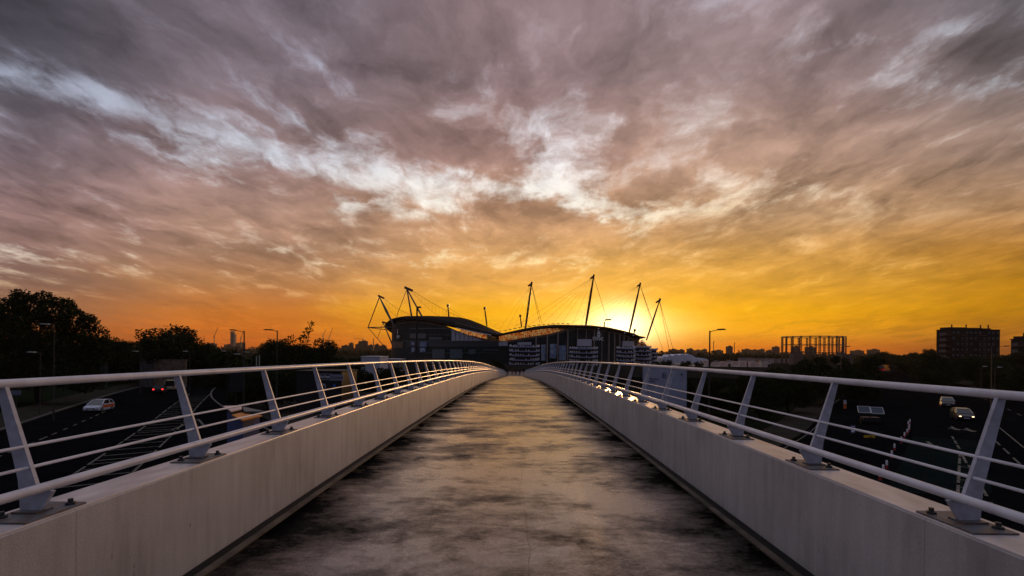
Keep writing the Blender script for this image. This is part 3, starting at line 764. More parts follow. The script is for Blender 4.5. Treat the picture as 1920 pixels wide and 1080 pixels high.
def translucent():
    m = bpy.data.materials.new('translucent_sheet'); m.use_nodes = True; t = m.node_tree; t.nodes.clear()
    tr = t.nodes.new('ShaderNodeBsdfTranslucent'); df = t.nodes.new('ShaderNodeBsdfDiffuse'); mx = t.nodes.new('ShaderNodeMixShader'); o = t.nodes.new('ShaderNodeOutputMaterial')
    tcn = t.nodes.new('ShaderNodeTexCoord'); n = noise(t, mapping(t, S(t, tcn.outputs['Object']), sc=(1, 1, 1.6)), .55, 3, .6)
    c = ramp(t, n, [(.30, (.35, .06, .01, 1)), (.44, (1, .42, .12, 1)), (.56, (1, 1, .9, 1))])  # orange-red tints put the sunlit glow into the sheet colour
    t.links.new(c.k, tr.inputs[0]); df.inputs[0].default_value = (.15, .06, .03, 1); mx.inputs[0].default_value = .97
    t.links.new(df.outputs[0], mx.inputs[1]); t.links.new(tr.outputs[0], mx.inputs[2]); t.links.new(mx.outputs[0], o.inputs[0]); return m
M['transl'] = translucent()
ring(lambda ph: [(1.035, topz(ph) - swell(ph)), (1.055, topz(ph) - swell(ph) * .6), (1.04, topz(ph) - swell(ph) * .18), (1.0, topz(ph)), (.80, topz(ph) + .9), (.62, topz(ph) + 1.0), (.62, topz(ph) + .3), (1.0, topz(ph) - swell(ph) * .7), (1.035, topz(ph) - swell(ph))], 'roof', M['roof'])
def wz(ph):   # top of the outer wall
    p_ = (ph + math.pi) % (2 * math.pi) - math.pi
    px, Y = ppx(p_); e = topz(ph) - swell(ph)
    gap = 0.0
    if abs(p_) < R(95):
        if 830 < px < 936: gap = 2.4 * min(1, (px - 830) / 40)
        elif 936 <= px < 1078: gap = 3.4 * min(1, (1078 - px) / 50)
    return e - gap - .2
ring(lambda ph: [(1.0, GZ), (1.0, wz(ph) - .9)], 'outer_wall', M['cladding'])
M['edge_orange'] = mat('eave_trim', (.35, .12, .05), .4, .5)
ring(lambda ph: [(1.056, topz(ph) - swell(ph) * .62), (1.058, topz(ph) - swell(ph) * .3), (1.042, topz(ph) - swell(ph) * .10)], 'eave_trim', M['edge_orange'], int(round(ph_of(1060) / (2 * math.pi) * NS)), int(round(ph_of(1186) / (2 * math.pi) * NS)))
ring(lambda ph: [(1.004, wz(ph) - 1.3), (1.006, wz(ph) - 1.28), (1.006, wz(ph)), (.985, wz(ph) + .02)], 'wall_coping', mat('coping', (.12, .09, .075), .6, .3))
# added translucent strip imitating the sunlit glow under the roof, and its lattice
i0 = int(round(ph_of(938) / (2 * math.pi) * NS)); i1 = int(round(ph_of(1076) / (2 * math.pi) * NS))
ring(lambda ph: [(.99, wz(ph) - .3), (.99, topz(ph) - swell(ph) * .9)], 'roof_glow_strip', M['transl'], i0, i1, False)
i2 = int(round(ph_of(858) / (2 * math.pi) * NS)) + NS; i3 = int(round(ph_of(908) / (2 * math.pi) * NS)) + NS
ring(lambda ph: [(.99, wz(ph) - .3), (.99, topz(ph) - swell(ph) * .9)], 'roof_glow_strip', M['transl'], i2, i3, False)
def wall_pt(px, k=1.0, dz_=0.0):
    ph = ph_of(px); p = plan(ph, k); return Vector((p.x - SC.x, p.y - SC.y, 0)), ph
for a, b, step in ((858, 930, 4.2), (938, 1078, 3.6)):
    m = MB(); x = a; kk = 0
    while x < b:
        p, ph = wall_pt(x, 1.012); q, ph2 = wall_pt(min(x + step, b), 1.012)
        z0, z1 = wz(ph) - GZ, topz(ph) - swell(ph) * .8 - GZ; y0, y1 = wz(ph2) - GZ, topz(ph2) - swell(ph2) * .8 - GZ
        P0 = Vector((p.x, p.y, z0)); P1 = Vector((p.x, p.y, z1)); Q0 = Vector((q.x, q.y, y0)); Q1 = Vector((q.x, q.y, y1))
        m.beam(P0, P1, .16)
        if kk % 2: m.beam(P0, Q1, .11)
        else: m.beam(P1, Q0, .11)
        x += step; kk += 1
    m.build('roof_truss', M['steel'], st)
# columns on the right-hand front
for px in (1004, 1024.5, 1044, 1062, 1080, 1096, 1111, 1125, 1138, 1148.5, 1158, 1166, 1174):
    p, ph = wall_pt(px, 1.016); m = MB(); w = .75 if px not in (1080, 1096, 1125) else .4
    m.box((p.x, p.y, (wz(ph) - .6 - GZ) / 2), (w, w, wz(ph) - .6 - GZ), SROT + ph); m.build('column', M['beige'], st)
# columns/fins of the left stand glazing
for i, px in enumerate(range(770, 846, 5)):
    p, ph = wall_pt(px, 1.004); m = MB(); zt = wz(ph) - 3.6 - GZ; m.box((p.x, p.y, zt - 3.6), (.28, .28, 7.2), SROT + ph); m.build('glazing_bar', mat('fin', (.045, .05, .055), .5, .3) if i == 0 else bpy.data.materials['fin'], st)
def wall_band(x0, x1, py0, py1, name, m_, k=1.008, n=10, tri=False):
    """cladding band that follows the wall between two bearings"""
    mb = MB(); vs = []; fs = []
    for i in range(n + 1):
        x = x0 + (x1 - x0) * i / n; p, ph = wall_pt(x, k); Y = p.y + SC.y
        a = at(x, py0 + ((py1 - .6 - py0) * i / n if tri else 0), Y).z - GZ; b = at(x, py1, Y).z - GZ
        vs += [(p.x, p.y, a), (p.x, p.y, b)]
        q, _ = wall_pt(x, k - .006); vs += [(q.x, q.y, a), (q.x, q.y, b)]
    for i in range(n):
        o = 4 * i; fs += [(o, o + 1, o + 5, o + 4), (o, o + 4, o + 6, o + 2), (o + 1, o + 3, o + 7, o + 5)]
    fs += [(0, 2, 3, 1), (4 * n, 4 * n + 1, 4 * n + 3, 4 * n + 2)]
    mb.add(vs, fs); return mb.build(name, m_, st)
tp = wall_band(847.5, 906, 616.5, 639.5, 'white_panels', M['panel'], tri=True)
for x in (855, 863, 871, 879, 887):
    p, ph = wall_pt(x, 1.0095); f_ = (x - 847.5) / 58.5; Y = p.y + SC.y
    MB().box((p.x, p.y, (at(x, 617 + 22 * f_, Y).z + at(x, 639, Y).z) / 2 - GZ), (.18, .18, at(x, 617 + 22 * f_, Y).z - at(x, 639, Y).z), SROT + ph).build('panel_joint', M['black'], tp)
wall_band(758, 935, 638.6, 640.4, 'string_course', mat('course', (.075, .085, .09), .6, .3), 1.012, 24)
for i_, (xa, xb, ya, yb) in enumerate(((770, 845, 615, 617), (770, 845, 627, 628.2), (806, 830, 632, 637), (770, 800, 625.5, 634.5), (905, 934, 655, 657), (768, 930, 661, 661.8), (812, 835, 655, 672), (845, 868, 655, 672), (880, 892, 655, 664))):
    wall_band(xa, xb, ya, yb, 'glazed_band', mat('glazed_band', (.05, .085, .10), .4, .3) if i_ == 0 else bpy.data.materials['glazed_band'], 1.0085, 8)
wall_band(765, 935, 640.8, 650, 'cladding_band', mat('band', (.035, .045, .055), .6, .3), 1.006, 24)
wall_band(737.5, 757, 640.5, 652, 'brown_panels', mat('brownp', (.20, .12, .09), .6, .3, var=.7, vscale=.5), 1.006, 6)
wall_band(744, 760, 601, 607.5, 'upper_soffit', mat('soffit', (.20, .15, .13), .6, .3, var=.6, vscale=.6), 1.006, 6)
wall_band(766, 781, 601.5, 604.5, 'upper_soffit', bpy.data.materials['soffit'], 1.006, 4)
wall_band(936, 952, 641, 648.5, 'pale_box', M['panel'], 1.03, 4); wall_band(970, 995, 641.5, 646.5, 'pale_box', M['panel'], 1.03, 4)
wall_band(1078, 1104, 636, 649, 'pale_box', M['panel'], 1.03, 4); wall_band(1163, 1184, 639.5, 649.5, 'pale_box', M['panel'], 1.02, 4)
bl_ = mat('blue_banner', (.03, .09, .22), .7, .1, var=.85, vscale=.5, col2=(.38, .42, .5))
for a, b, c, d in ((773, 780, 641, 647), (790, 802, 641, 650), (774, 780, 652, 660), (790, 800, 652, 660), (1014, 1022, 646, 676), (1030, 1042, 645, 672), (1047, 1060, 648, 676)):
    wall_band(a, b, c, d, 'banner', bl_, 1.014, 3)
def text(body, size, m_, parent, loc, rot, ext=.03, name='lettering'):
    cu = bpy.data.curves.new(name, 'FONT'); cu.body = body; cu.size = size; cu.extrude = ext; cu.align_x = 'CENTER'; cu.align_y = 'CENTER'
    tmp = bpy.data.objects.new('tmp', cu); COL.objects.link(tmp); bpy.context.view_layer.update()
    me = bpy.data.meshes.new_from_object(tmp.evaluated_get(bpy.context.evaluated_depsgraph_get())); bpy.data.objects.remove(tmp)
    me.materials.clear(); me.materials.append(m_)
    o = bpy.data.objects.new(name, me); COL.objects.link(o); o.parent = parent; o.location = loc; o.rotation_euler = rot; return o
M['letter'] = mat('sign_white', (.8, .8, .84), .5, .3)
def wall_text(s_, px, py, size):
    p, ph = wall_pt(px, 1.022); z = at(px, py, p.y + SC.y).z - GZ
    return text(s_, size, M['letter'], st, (p.x, p.y, z), (R(90), 0, SROT + ph + R(90)), .1)
wall_text('ETIHAD', 1118, 635.5, 3.3); wall_text('ETIHAD', 751, 631.8, 2.9)
def emblem(px, py, w, h, cut=True):
    p, ph = wall_pt(px, 1.022); z = at(px, py, p.y + SC.y).z - GZ; m = MB(); pts = []
    for i in range(20):
        a = 2 * math.pi * i / 20; r_ = 1 - .12 * max(0, math.sin(a)) ; pts.append((w / 2 * math.cos(a) * (1 - .25 * math.sin(a)), h / 2 * math.sin(a) * (1.12 if math.sin(a) > .9 else 1)))
    m.prism(pts, 'y', -.15, .15); o = m.build('emblem', M['letter'], st); o.location = (p.x, p.y, z); o.rotation_euler = (0, 0, SROT + ph + R(90))
    if cut:
        c = MB(); c.prism([(-.25, -h * .3), (.25, -h * .3), (.35, -h * .05), (-.35, -h * .05)], 'y', -.2, -.16); c.prism([(-w * .28, -h * .12), (w * .28, -h * .12), (w * .28, -h * .02), (-w * .28, -h * .02)], 'y', -.26, -.22)
        d = c.build('emblem_cutout', M['black'], o)
emblem(1118, 626, 2.9, 4.2); emblem(750, 622.5, 1.6, 3.6, False)
# little lights along the right-hand eave
for px in (1111, 1157.5, 1173): 
    p, ph = wall_pt(px, 1.06); z = topz(ph) - swell(ph) - .8 - GZ; MB().lathe([(0, 0), (.45, .1), (.5, .5), (.2, .8), (0, .8)], (p.x, p.y, z), 8).build('eave_light', M['letter'], st)
# masts -------------------------------------------------------------
def L(px, py, Y):
    p = at(px, py, Y); return Vector((p.x - SC.x, p.y - SC.y, p.z - GZ))
def mast(b, t, Y0_, Y1_, r0=.75, r1=.5, bands=True, name='mast', head=True):
    A, B = L(b[0], b[1], Y0_), L(t[0], t[1], Y1_); m = MB(); n = 14
    pts = [A.lerp(B, i / n) for i in range(n + 1)]; rr = [r0 * (.55 + .45 * math.sin(math.pi * min(1, .15 + i / n * .85))) + 0 for i in range(n + 1)]
    for i in range(n):
        m.tube([pts[i], pts[i + 1]], [rr[i], rr[i + 1]], 8, m=(i % 2 if bands else 0))
    o = m.build(name, [M['steel'], M['redsteel']], st, True)
    if head:
        h = MB(); d = (B - A).normalized(); side = Vector((-1 if t[0] > b[0] else 1, 0, -.25)) * 2.4
        h.beam(B - d * 1.2, B + d * 1.6, .9, .9); h.beam(B + d * .6, B + side * .9 - d * .6, .35, .8); h.beam(B - d * .2, B + side * .75 - d * .9, .3, .5)
        h.build('mast_head', M['steel'], o)
    return B
def stay(a, b, r=.09, name='stay_cable', mm='cable', sag=0.0):
    n = 8 if sag else 1; pts = [a.lerp(b, i / n) - Vector((0, 0, sag * math.sin(math.pi * i / n))) for i in range(n + 1)]
    m = MB(); m.tube(pts, r, 4); return m.build(name, M[mm], st)
B5 = mast((985, 618), (996.5, 533), 332, 322); B6 = mast((1098, 612), (1113, 519), 352, 335, .85); B7 = mast((1180, 623), (1200, 534), 385, 372, .8); B8 = mast((1212, 638), (1236.5, 564), 330, 322, .55)
def roofp(px, py, Yadd=60): return L(px, py, ppx(ph_of(px))[1] + Yadd)
for q in (936, 950, 964, 978): stay(B5, roofp(q, 617 if q < 970 else 613), .05)
for q in (1012, 1016): stay(B5, L(q, 606, 345), .11, mm='redsteel')
for q in (968, 990, 1012, 1032, 1050, 1072, 1090): stay(B6, roofp(q, 611), .06)
stay(B6, L(1139, 601, 365), .13, mm='redsteel'); stay(B6, L(1141, 607, 365), .06)
for q in (1060, 1085, 1110, 1135, 1160): stay(B7, roofp(q, 612), .05)
for q in ((1224, 612), (1243, 656), (1222, 600)): stay(B7, L(q[0], q[1], 380), .12, mm='redsteel')
for q in ((1255, 658), (1262, 655)): stay(B8, L(q[0], q[1], 340), .12, mm='redsteel')
stay(B8, L(1196, 596, 350), .06)
for (b, t, Y) in (((842, 601), (840, 574), 352), ((913, 612), (909, 579), 340), ((978, 614), (975.5, 593), 400), ((1187.5, 630), (1190, 620), 385)):
    mast(b, t, Y, Y, .5, .4, False, head=False); h = MB(); p = L(t[0], t[1], Y); h.box((p.x, p.y, p.z + .3), (1.6, 1.2, 1.8)); h.build('mast_head', M['steel'], st)
# left frame masts
A1 = L(763, 542, 352)
for b in ((772, 594, 345), (797, 604, 338)):
    m = MB(); m.tube([A1, L(*b)], [.45, .62], 8); m.build('mast', M['steel'], st, True)
h = MB(); h.beam(A1 + Vector((-1.6, 0, 1.2)), A1 + Vector((4.0, 0, -1.2)), 1.5, 1.7); h.build('mast_head', M['steel'], st)
stay(A1, L(744, 592, 372), .22, mm='redsteel'); stay(A1, L(741, 600, 372), .10)
A0 = L(711.5, 557, 375)
m = MB(); m.tube([A0, L(724, 582, 366), L(740, 614, 358)], [.35, .95, .5], 8); m.build('mast', M['steel'], st, True)
h = MB(); h.beam(A0 + Vector((-1, 0, 1.1)), A0 + Vector((3.4, 0, -.9)), 1.1, 1.3); h.build('mast_head', M['steel'], st)
K0 = L(690, 614, 378)
for t in ((K0, A0, .30), (K0, L(739, 613, 360), .42), (K0, L(739, 620, 360), .34), (K0, L(731, 662, 360), .20)):
    m = MB(); m.beam(t[0], t[1], t[2] * 1.6); m.build('tie_bar', M['steel'], st)
A2 = L(718.5, 605, 420); m = MB(); m.tube([A2, L(738, 652, 400)], [.4, .65], 8); m.build('mast', M['steel'], st, True)
h = MB(); h.beam(A2 + Vector((-1, 0, .6)), A2 + Vector((3.0, 0, -.4)), 1.2, 1.3); h.build('mast_head', M['steel'], st); stay(A2, L(708, 634, 430), .2, mm='redsteel')
# catenary nets
def net(a, end, Y2, n, name='cable_net', dens=16):
    m = MB(); A = a; B = L(end[0], end[1], Y2); lo = []; up = []
    for i in range(13):
        t = i / 12; p = A.lerp(B, t); up.append(p - Vector((0, 0, 1.4 * math.sin(math.pi * t)))); lo.append(p - Vector((0, 0, (8.5) * math.sin(math.pi * t ** .9) * .9)))
    m.tube(up, .10, 4); m.tube(lo, .07, 4)
    for i in range(dens):
        t = (i + 1) / (dens + 1) * 12; k = int(t); f = t - k; m.tube([up[k].lerp(up[k + 1], f), lo[max(k - 0, 0)].lerp(lo[min(k + 1, 12)], f)], .05, 3)
    return m.build(name, M['cable'], st)
net(A1 + Vector((3, 0, -.5)), (884, 604), 345, 1); net(A0 + Vector((3, 0, -.5)), (770, 590), 350, 1, dens=8)
stay(L(840, 576, 352), L(880, 602, 345), .06); stay(L(840, 576, 352), L(832, 594, 352), .06); stay(L(909, 581, 340), L(903, 604, 345), .06)
# ribbed roof slope above the low corner, sky reflection painted in as pale grey
i4 = int(round(ph_of(852) / (2 * math.pi) * NS)) + NS; i5 = int(round(ph_of(934) / (2 * math.pi) * NS)) + NS
ring(lambda ph: [(1.045, topz(ph) - swell(ph) + .35), (1.0, topz(ph) + .12)], 'roof_slope', M['roofpale'], i4, i5)
ring(lambda ph: [(1.058, topz(ph) - swell(ph) + .1), (1.058, topz(ph) - swell(ph) + .55)], 'gutter_edge', M['letter'], i4 + 1, i5 - 1, False)
for i in range(i4 + 1, i5):
    for fr in (0, .5):
        ph = PH[i % NS] + fr * 2 * math.pi / NS; a = plan(ph, 1.05); b = plan(ph, .995)
        MB().beam((a.x - SC.x, a.y - SC.y, topz(ph) - swell(ph) + .5 - GZ), (b.x - SC.x, b.y - SC.y, topz(ph) + .3 - GZ), .3).build('roof_rib', M['roof'], st)
# railings and plant on the roof of the right stand
for px in range(945, 1078, 9):
    p = roofp(px, 0, 8); ph = ph_of(px); m = MB(); m.box((p.x, p.y, topz(ph) + 1.3 - GZ), (1.6 + (px % 5) * .2, .4, .35)); m.box((p.x, p.y, topz(ph) + .6 - GZ), (.12, .12, 1.2)); m.build('roof_walkway_post', M['steel'], st)

# ------------------------------------------------------------------ spiral ramp towers
M['rampband'] = mat('ramp_band', (.27, .30, .46), .6, .3, var=.3, vscale=.3)
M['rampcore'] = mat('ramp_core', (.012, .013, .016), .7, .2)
M['stub'] = mat('ramp_light_dot', (.75, .68, .55), .6, .2)  # pale beige stubs stand in for small lights between the ramp bands
def ramp_tower(px0, px1, pytop, Y, floors, label, cone=False):
    c = at((px0 + px1) / 2, pytop, Y); r_ = (px1 - px0) / 2 / FOC * Y; zt = c.z - GZ; rr = random.Random(int(px0))
    root = empty('spiral_ramp', (c.x, Y, GZ), label, 'ramp tower', 'spiral ramp towers round the stadium')
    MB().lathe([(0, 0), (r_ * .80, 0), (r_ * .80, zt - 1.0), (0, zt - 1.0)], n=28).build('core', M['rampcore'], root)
    fh = 2.45
    for f in range(floors):
        z = zt - 1.4 - f * fh
        if z < .5: break
        m = MB(); vs = []; fs = []; n = 40
        for i in range(n + 1):
            a = 2 * math.pi * i / n; zz = z + .35 * math.sin(a)
            for k, dz2 in ((1.0, .0), (1.0, .62), (.93, .62), (.93, .0)): vs.append((r_ * k * math.cos(a), r_ * k * math.sin(a), zz + dz2))
        for i in range(n):
            for k in range(4): fs.append((4 * i + k, 4 * i + (k + 1) % 4, 4 * i + 4 + (k + 1) % 4, 4 * i + 4 + k))
        m.add(vs, fs); b = m.build('ramp_band', M['rampband'], root, True)
        for i in range(18):
            if rr.random() < .3: continue
            a = math.pi + math.pi * (i + .5) / 18; m = MB(); zz = z + .35 * math.sin(a); m.box((r_ * .97 * math.cos(a), r_ * .97 * math.sin(a), zz + 1.0), (.40, .3, .72), a); m.build('light_dot', M['stub'], b)
    if cone:
        m = MB(); k = 12
        for i in range(k):
            a = 2 * math.pi * i / k; m.beam((r_ * .9 * math.cos(a), r_ * .9 * math.sin(a), zt - 1), (0, 0, zt + 3.6), .14)
        m.build('cone_frame', M['redsteel'], root); MB().lathe([(r_ * .62, zt - .8), (r_ * .25, zt + 1.6), (0, zt + 2.6)], n=16).build('cone_roof', M['transl'], root)
    return root
ramp_tower(955, 1012, 646, 290, 6, 'banded spiral ramp tower straight above the people on the bridge')
ramp_tower(1067, 1121, 649.5, 300, 5, 'banded spiral ramp tower below the stadium emblem, left of the curved lamp')
ramp_tower(1156, 1191, 649.5, 312, 5, 'banded spiral ramp tower at the right end of the stadium wall')
ramp_tower(1186, 1221, 647.5, 322, 5, 'outer spiral ramp tower under the tented frame that carries the last mast', True)
ramp_tower(1212, 1233, 652, 335, 5, 'smallest outermost banded ramp tower beside the white marquee')

# ------------------------------------------------------------------ street lamps
M['pole'] = mat('lamp_pole', (.03, .027, .025), .7, .15)
M['lamphead'] = mat('lamp_head', (.30, .31, .29), .5, .3)
def lamp(px, pyt, Y, arms, label, pr=.075, head=.7, dark=True, rise=.12, xoff=0):
    t = at(px, pyt, Y); h = t.z - GZ; root = empty('street_lamp', (t.x, Y, GZ), label, 'street lamp', 'street lamps along the roads')
    MB().tube([(0, 0, 0), (0, 0, 1.2), (0, 0, 1.3), (0, 0, h)], [pr * 1.5, pr * 1.5, pr, pr * .75], 8).build('pole', M['pole'], root, True)
    for a in arms:
        m = MB(); m.tube([(0, 0, h - .15), (a * .3, 0, h - .04), (a, 0, h + rise)], .035, 6); m.build('arm', M['pole'], root, True)
        s_ = 1 if a > 0 else -1; m = MB()
        m.prism([(a - s_ * .05, h + rise - .05), (a + s_ * head * .8, h + rise + .0), (a + s_ * head, h + rise + .05), (a + s_ * head * .7, h + rise + .13), (a, h + rise + .10)], 'y', -.16, .16)
        m.build('lamp_head', M['pole'] if dark else M['lamphead'], root)
    return root
lamp(1331, 620, 48, [.75], 'tall slim dark lamp post standing alone right of the stadium, arm pointing right', .09, .75, rise=.08)
lamp(1133, 604, 55, [.12], 'dark lamp post in front of the sun and stadium emblem with a short tilted head', .085, .7, rise=.22)
lamp(782, 578, 47, [.05], 'thick dark lamp post rising in front of the left stand', .10, .35, rise=.05)
lamp(458, 621, 60, [-1.0], 'dark lamp post right of the glass tower, arm pointing left', .09, .75, rise=.08)
lamp(520, 620, 60, [-.55], 'dark lamp post left of the spiky-topped tree with a wide head', .09, 1.1, rise=.05)
for px, py, Y, L_, lb in ((102, 609, 56, -.6, 'lamp head shining pale high in front of the very large tree'), (76, 661.5, 60, -.6, 'long pale lamp head low in front of the very large tree'), (264, 659.5, 88, -.5, 'pale lamp head left of the domed tree'),
        (356, 659.5, 90, -.5, 'pale lamp head in the right part of the domed tree'), (427, 659, 100, -.5, 'pale lamp head below the far glass tower'), (456, 665, 76, -.5, 'pale lamp head left of the twin pale posts, the lower one'), (472, 661, 80, -.5, 'pale lamp head just above the twin pale posts'),
        (1500, 687, 88, .5, 'pale lamp head in the dark wood below the gasholder'), (1840, 687.5, 100, .4, 'pale lamp head in the trees below the large flats'), (1866, 689, 92, .5, 'pale lamp head right of the other one below the large flats')):
    lamp(px, py, Y, [L_], lb, .06, .95 if Y < 90 else .75, dark=False, rise=.03)
lamp(1577, 650, 95, [.9], 'dark lamp post behind the wood with its arm pointing right from the gasholder', .07, .8, rise=.02)
lamp(1860, 649, 80, [2.0], 'dark lamp post in front of the large flats, long arm pointing right', .08, .7, rise=.0)

# ------------------------------------------------------------------ vehicles
def paint(n, c): return mat(n, c, .28, .5, var=.05, vscale=2)
M['carwhite'] = paint('white_car_paint', (.50, .52, .58)); M['carred'] = paint('red_car_paint', (.35, .02, .012)); M['cardark'] = paint('dark_car_paint', (.02, .022, .026))
M['carsilver'] = paint('silver_car_paint', (.28, .29, .30)); M['carcream'] = paint('cream_car_paint', (.5, .40, .26)); M['carblue'] = paint('blue_car_paint', (.03, .06, .14))
M['carglass'] = mat('car_glass', (.008, .010, .012), .12, .5)
M['taillit'] = mat('tail_light_lit', (.3, .01, .01), .4, .3, emit=(1, .03, .02), ek=3.0)
M['headlit'] = mat('headlight_lit', (.8, .7, .5), .3, .3, emit=(1, .72, .38), ek=3.0)
M['lens'] = mat('headlight_glass', (.4, .4, .42), .2, .5); M['lensred'] = mat('tail_light', (.25, .01, .01), .3, .5); M['lensamber'] = mat('indicator_lens', (.6, .2, .02), .3, .5, emit=(1, .35, .05), ek=1.5)
M['rim'] = mat('wheel_rim', (.25, .25, .26), .35, .5, metal=.6)
def car(x, y, rz, body, label, group=None, kind='hatch', lit=None, roof=None, L_=4.1, W=1.75, H=1.48, simple=False, z=GZ, cat='car'):
    root = empty('van' if cat == 'van' else 'parked_car' if simple else 'car', (x, y, z), label, cat, group, rz)
    hw = W / 2
    if kind == 'van': prof = [(-2.0, .55, .95), (-1.95, .35, 1.05), (-1.2, .25, 1.08), (1.0, .25, 1.08), (1.85, .3, 1.0), (2.05, .38, .9), (2.1, .5, .7)]; cab = [(-2.0, 1.05, .93), (-1.85, 1.95, .84), (.6, 1.98, .84), (1.05, 1.9, .82), (1.75, 1.05, .86)]
    else: prof = [(-2.03, .45, .75), (-1.98, .28, .92), (-1.3, .2, .97), (.5, .2, .93), (1.5, .22, .82), (1.92, .28, .68), (2.03, .4, .55)]; cab = [(-1.9, .95, .90), (-1.55, 1.40, .74), (-.9, 1.47, .72), (.15, 1.45, .72), (1.05, .93, .84)]
    k = L_ / 4.1; hk = H / 1.48
    m = MB(); vs = []; fs = []; n = 6
    for i, (px_, zb, zt) in enumerate(prof):
        w = hw * (.90 if i in (0, len(prof) - 1) else (.97 if i in (1, len(prof) - 2) else 1)); X = px_ * k
        vs += [(X, -w * .94, zb), (X, -w, zb + .22), (X, -w * .95, zt * hk), (X, w * .95, zt * hk), (X, w, zb + .22), (X, w * .94, zb)]
    for i in range(len(prof) - 1):
        for q in range(n): fs.append((i * n + q, i * n + (q + 1) % n, (i + 1) * n + (q + 1) % n, (i + 1) * n + q))
    fs += [tuple(range(n)), tuple(range((len(prof) - 1) * n, len(prof) * n))]
    m.add(vs, fs); b = m.build('body', body, root, False)
    m = MB(); vs = []; fs = []
    for (cx_, cz, cw) in cab: vs += [(cx_ * k, -hw * .9 if cz < 1.1 else -hw * cw, cz * hk), (cx_ * k, hw * .9 if cz < 1.1 else hw * cw, cz * hk)]
    base = len(vs)
    m.add([(c[0] * k, -hw * .90, .9 * hk) for c in cab] + [(c[0] * k, -(hw * .9 if c[1] < 1.1 else hw * c[2]), c[1] * hk - .03) for c in cab] + [(c[0] * k, (hw * .9 if c[1] < 1.1 else hw * c[2]), c[1] * hk - .03) for c in cab] + [(c[0] * k, hw * .90, .9 * hk) for c in cab],
          [(r_ * 5 + i, r_ * 5 + i + 1, (r_ + 1) * 5 + i + 1, (r_ + 1) * 5 + i) for r_ in range(3) for i in range(4)] + [(0, 5, 10, 15), (4, 9, 14, 19)])
    m.build('window_glass', M['carglass'], root)
    m = MB(); t_ = cab[1:4]   # roof skin
    m.add([(c[0] * k, s_ * hw * c[2] * 1.01, c[1] * hk) for c in t_ for s_ in (-1, 1)] + [(c[0] * k, s_ * hw * c[2] * 1.01, c[1] * hk - .06) for c in t_ for s_ in (-1, 1)], [(0, 1, 3, 2), (2, 3, 5, 4), (0, 2, 8, 6), (2, 4, 10, 8), (1, 3, 9, 7), (3, 5, 11, 9), (0, 1, 7, 6), (4, 5, 11, 10)])
    for s_ in (-1, 1):
        for (a, c) in ((cab[1], cab[0]), (cab[3], cab[4]), (cab[2], (cab[2][0] + .05, .95, .9))):
            m.beam((a[0] * k, s_ * hw * a[2] * 1.0, a[1] * hk - .02), (c[0] * k, s_ * hw * .915, c[1] * hk), .07)
    m.build('roof', roof or body, root)
    if simple: return root
    for wx in (-1.25 * k, 1.3 * k):
        for s_ in (-1, 1):
            m = MB(); m.tube([(wx, s_ * (hw - .20), .31), (wx, s_ * (hw + .005), .31)], .31, 16); w = m.build('wheel', M['rubber'], root, True)
            m = MB(); m.tube([(wx, s_ * (hw - .02), .31), (wx, s_ * (hw + .015), .31)], .19, 10); m.build('rim', M['rim'], w)
    for s_ in (-1, 1):
        m = MB(); m.box((1.96 * k, s_ * hw * .70, .60), (.12, .22, .11)); m.build('headlight', M['headlit'] if lit == 'front' else M['lens'], root)
        m = MB(); m.box((-1.99 * k, s_ * hw * .76, .80), (.10, .26, .18)); m.build('tail_light', M['taillit'] if lit == 'rear' else M['lensred'], root)
    m = MB(); m.box((2.0 * k, 0, .50), (.08, hw * 1.0, .16)); m.build('grille', M['black'], root)
    m = MB(); m.box((2.03 * k, 0, .40), (.03, .5, .11)); m.build('number_plate', M['white'], root)
    for s_ in (-1, 1):
        m = MB(); m.box((.75 * k, s_ * (hw + .06), .98 * hk), (.12, .16, .11)); m.build('door_mirror', body, root)
    return root
def glow_panels(root, m_, x0=-1.7, x1=1.0):  # orange panels paint the low sun's glow onto the car sides
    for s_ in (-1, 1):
        MB().box(((x0 + x1) / 2, s_ * .868, .68), (x1 - x0, .03, .34)).build('glow_panel', m_, root)
def heading(Y, tab, toward=True):
    """direction of a road path near depth Y"""
    best = min(range(len(tab) - 1), key=lambda i: abs(tab[i].y - Y)); t = (tab[best + 1] - tab[best]).normalized()
    if toward: t = -t
    return math.atan2(t.y, t.x)
g1 = gnd(186, 771); wc = car(g1.x, g1.y, R(-76), M['carwhite'], 'white hatchback with painted sun-glow sides driving towards the camera on the left road', 'cars on the left road', L_=3.9); glow_panels(wc, mat('sun_glow_orange', (.55, .09, .012), .35, .5))
g1 = gnd(300, 737); car(g1.x, g1.y, heading(g1.y, LR, False), M['cardark'], 'dark car with lit red tail lights on the left road', 'cars on the left road', lit='rear')
g1 = gnd(322, 732); car(g1.x, g1.y, heading(g1.y, LR, False), M['carcream'], 'cream car directly ahead of the dark car with red tail lights', 'cars on the left road', kind='van', H=1.5)
g1 = gnd(336, 731); car(g1.x, g1.y, heading(g1.y, LR, False), M['carsilver'], 'silver car behind the third left railing post, ahead of the cream car', 'cars on the left road')
g1 = gnd(402, 714); car(g1.x, g1.y, heading(g1.y, LR) + .5, M['carred'], 'red car turning at the far end of the slip road, beside the pale bollard', 'cars on the left road')
g1 = gnd(1804, 787); car(g1.x, g1.y, heading(g1.y, RR) + .1, M['cardark'], 'dark car with lit headlights and cream roof coming down the right road', 'cars on the right road', lit='front', roof=M['carcream'])
g1 = gnd(1776, 762); car(g1.x, g1.y, heading(g1.y, RR), M['cardark'], 'dark car with pale silver roof following behind the one with lit headlights', 'cars on the right road', roof=M['carsilver'])
g1 = gnd(1657, 696); car(g1.x, g1.y, heading(g1.y, RR, False) - .4, M['carred'], 'orange-red car far along the right road, the nearer of two', 'cars on the right road', L_=6.5, W=3, H=2.4, lit='rear', kind='van')
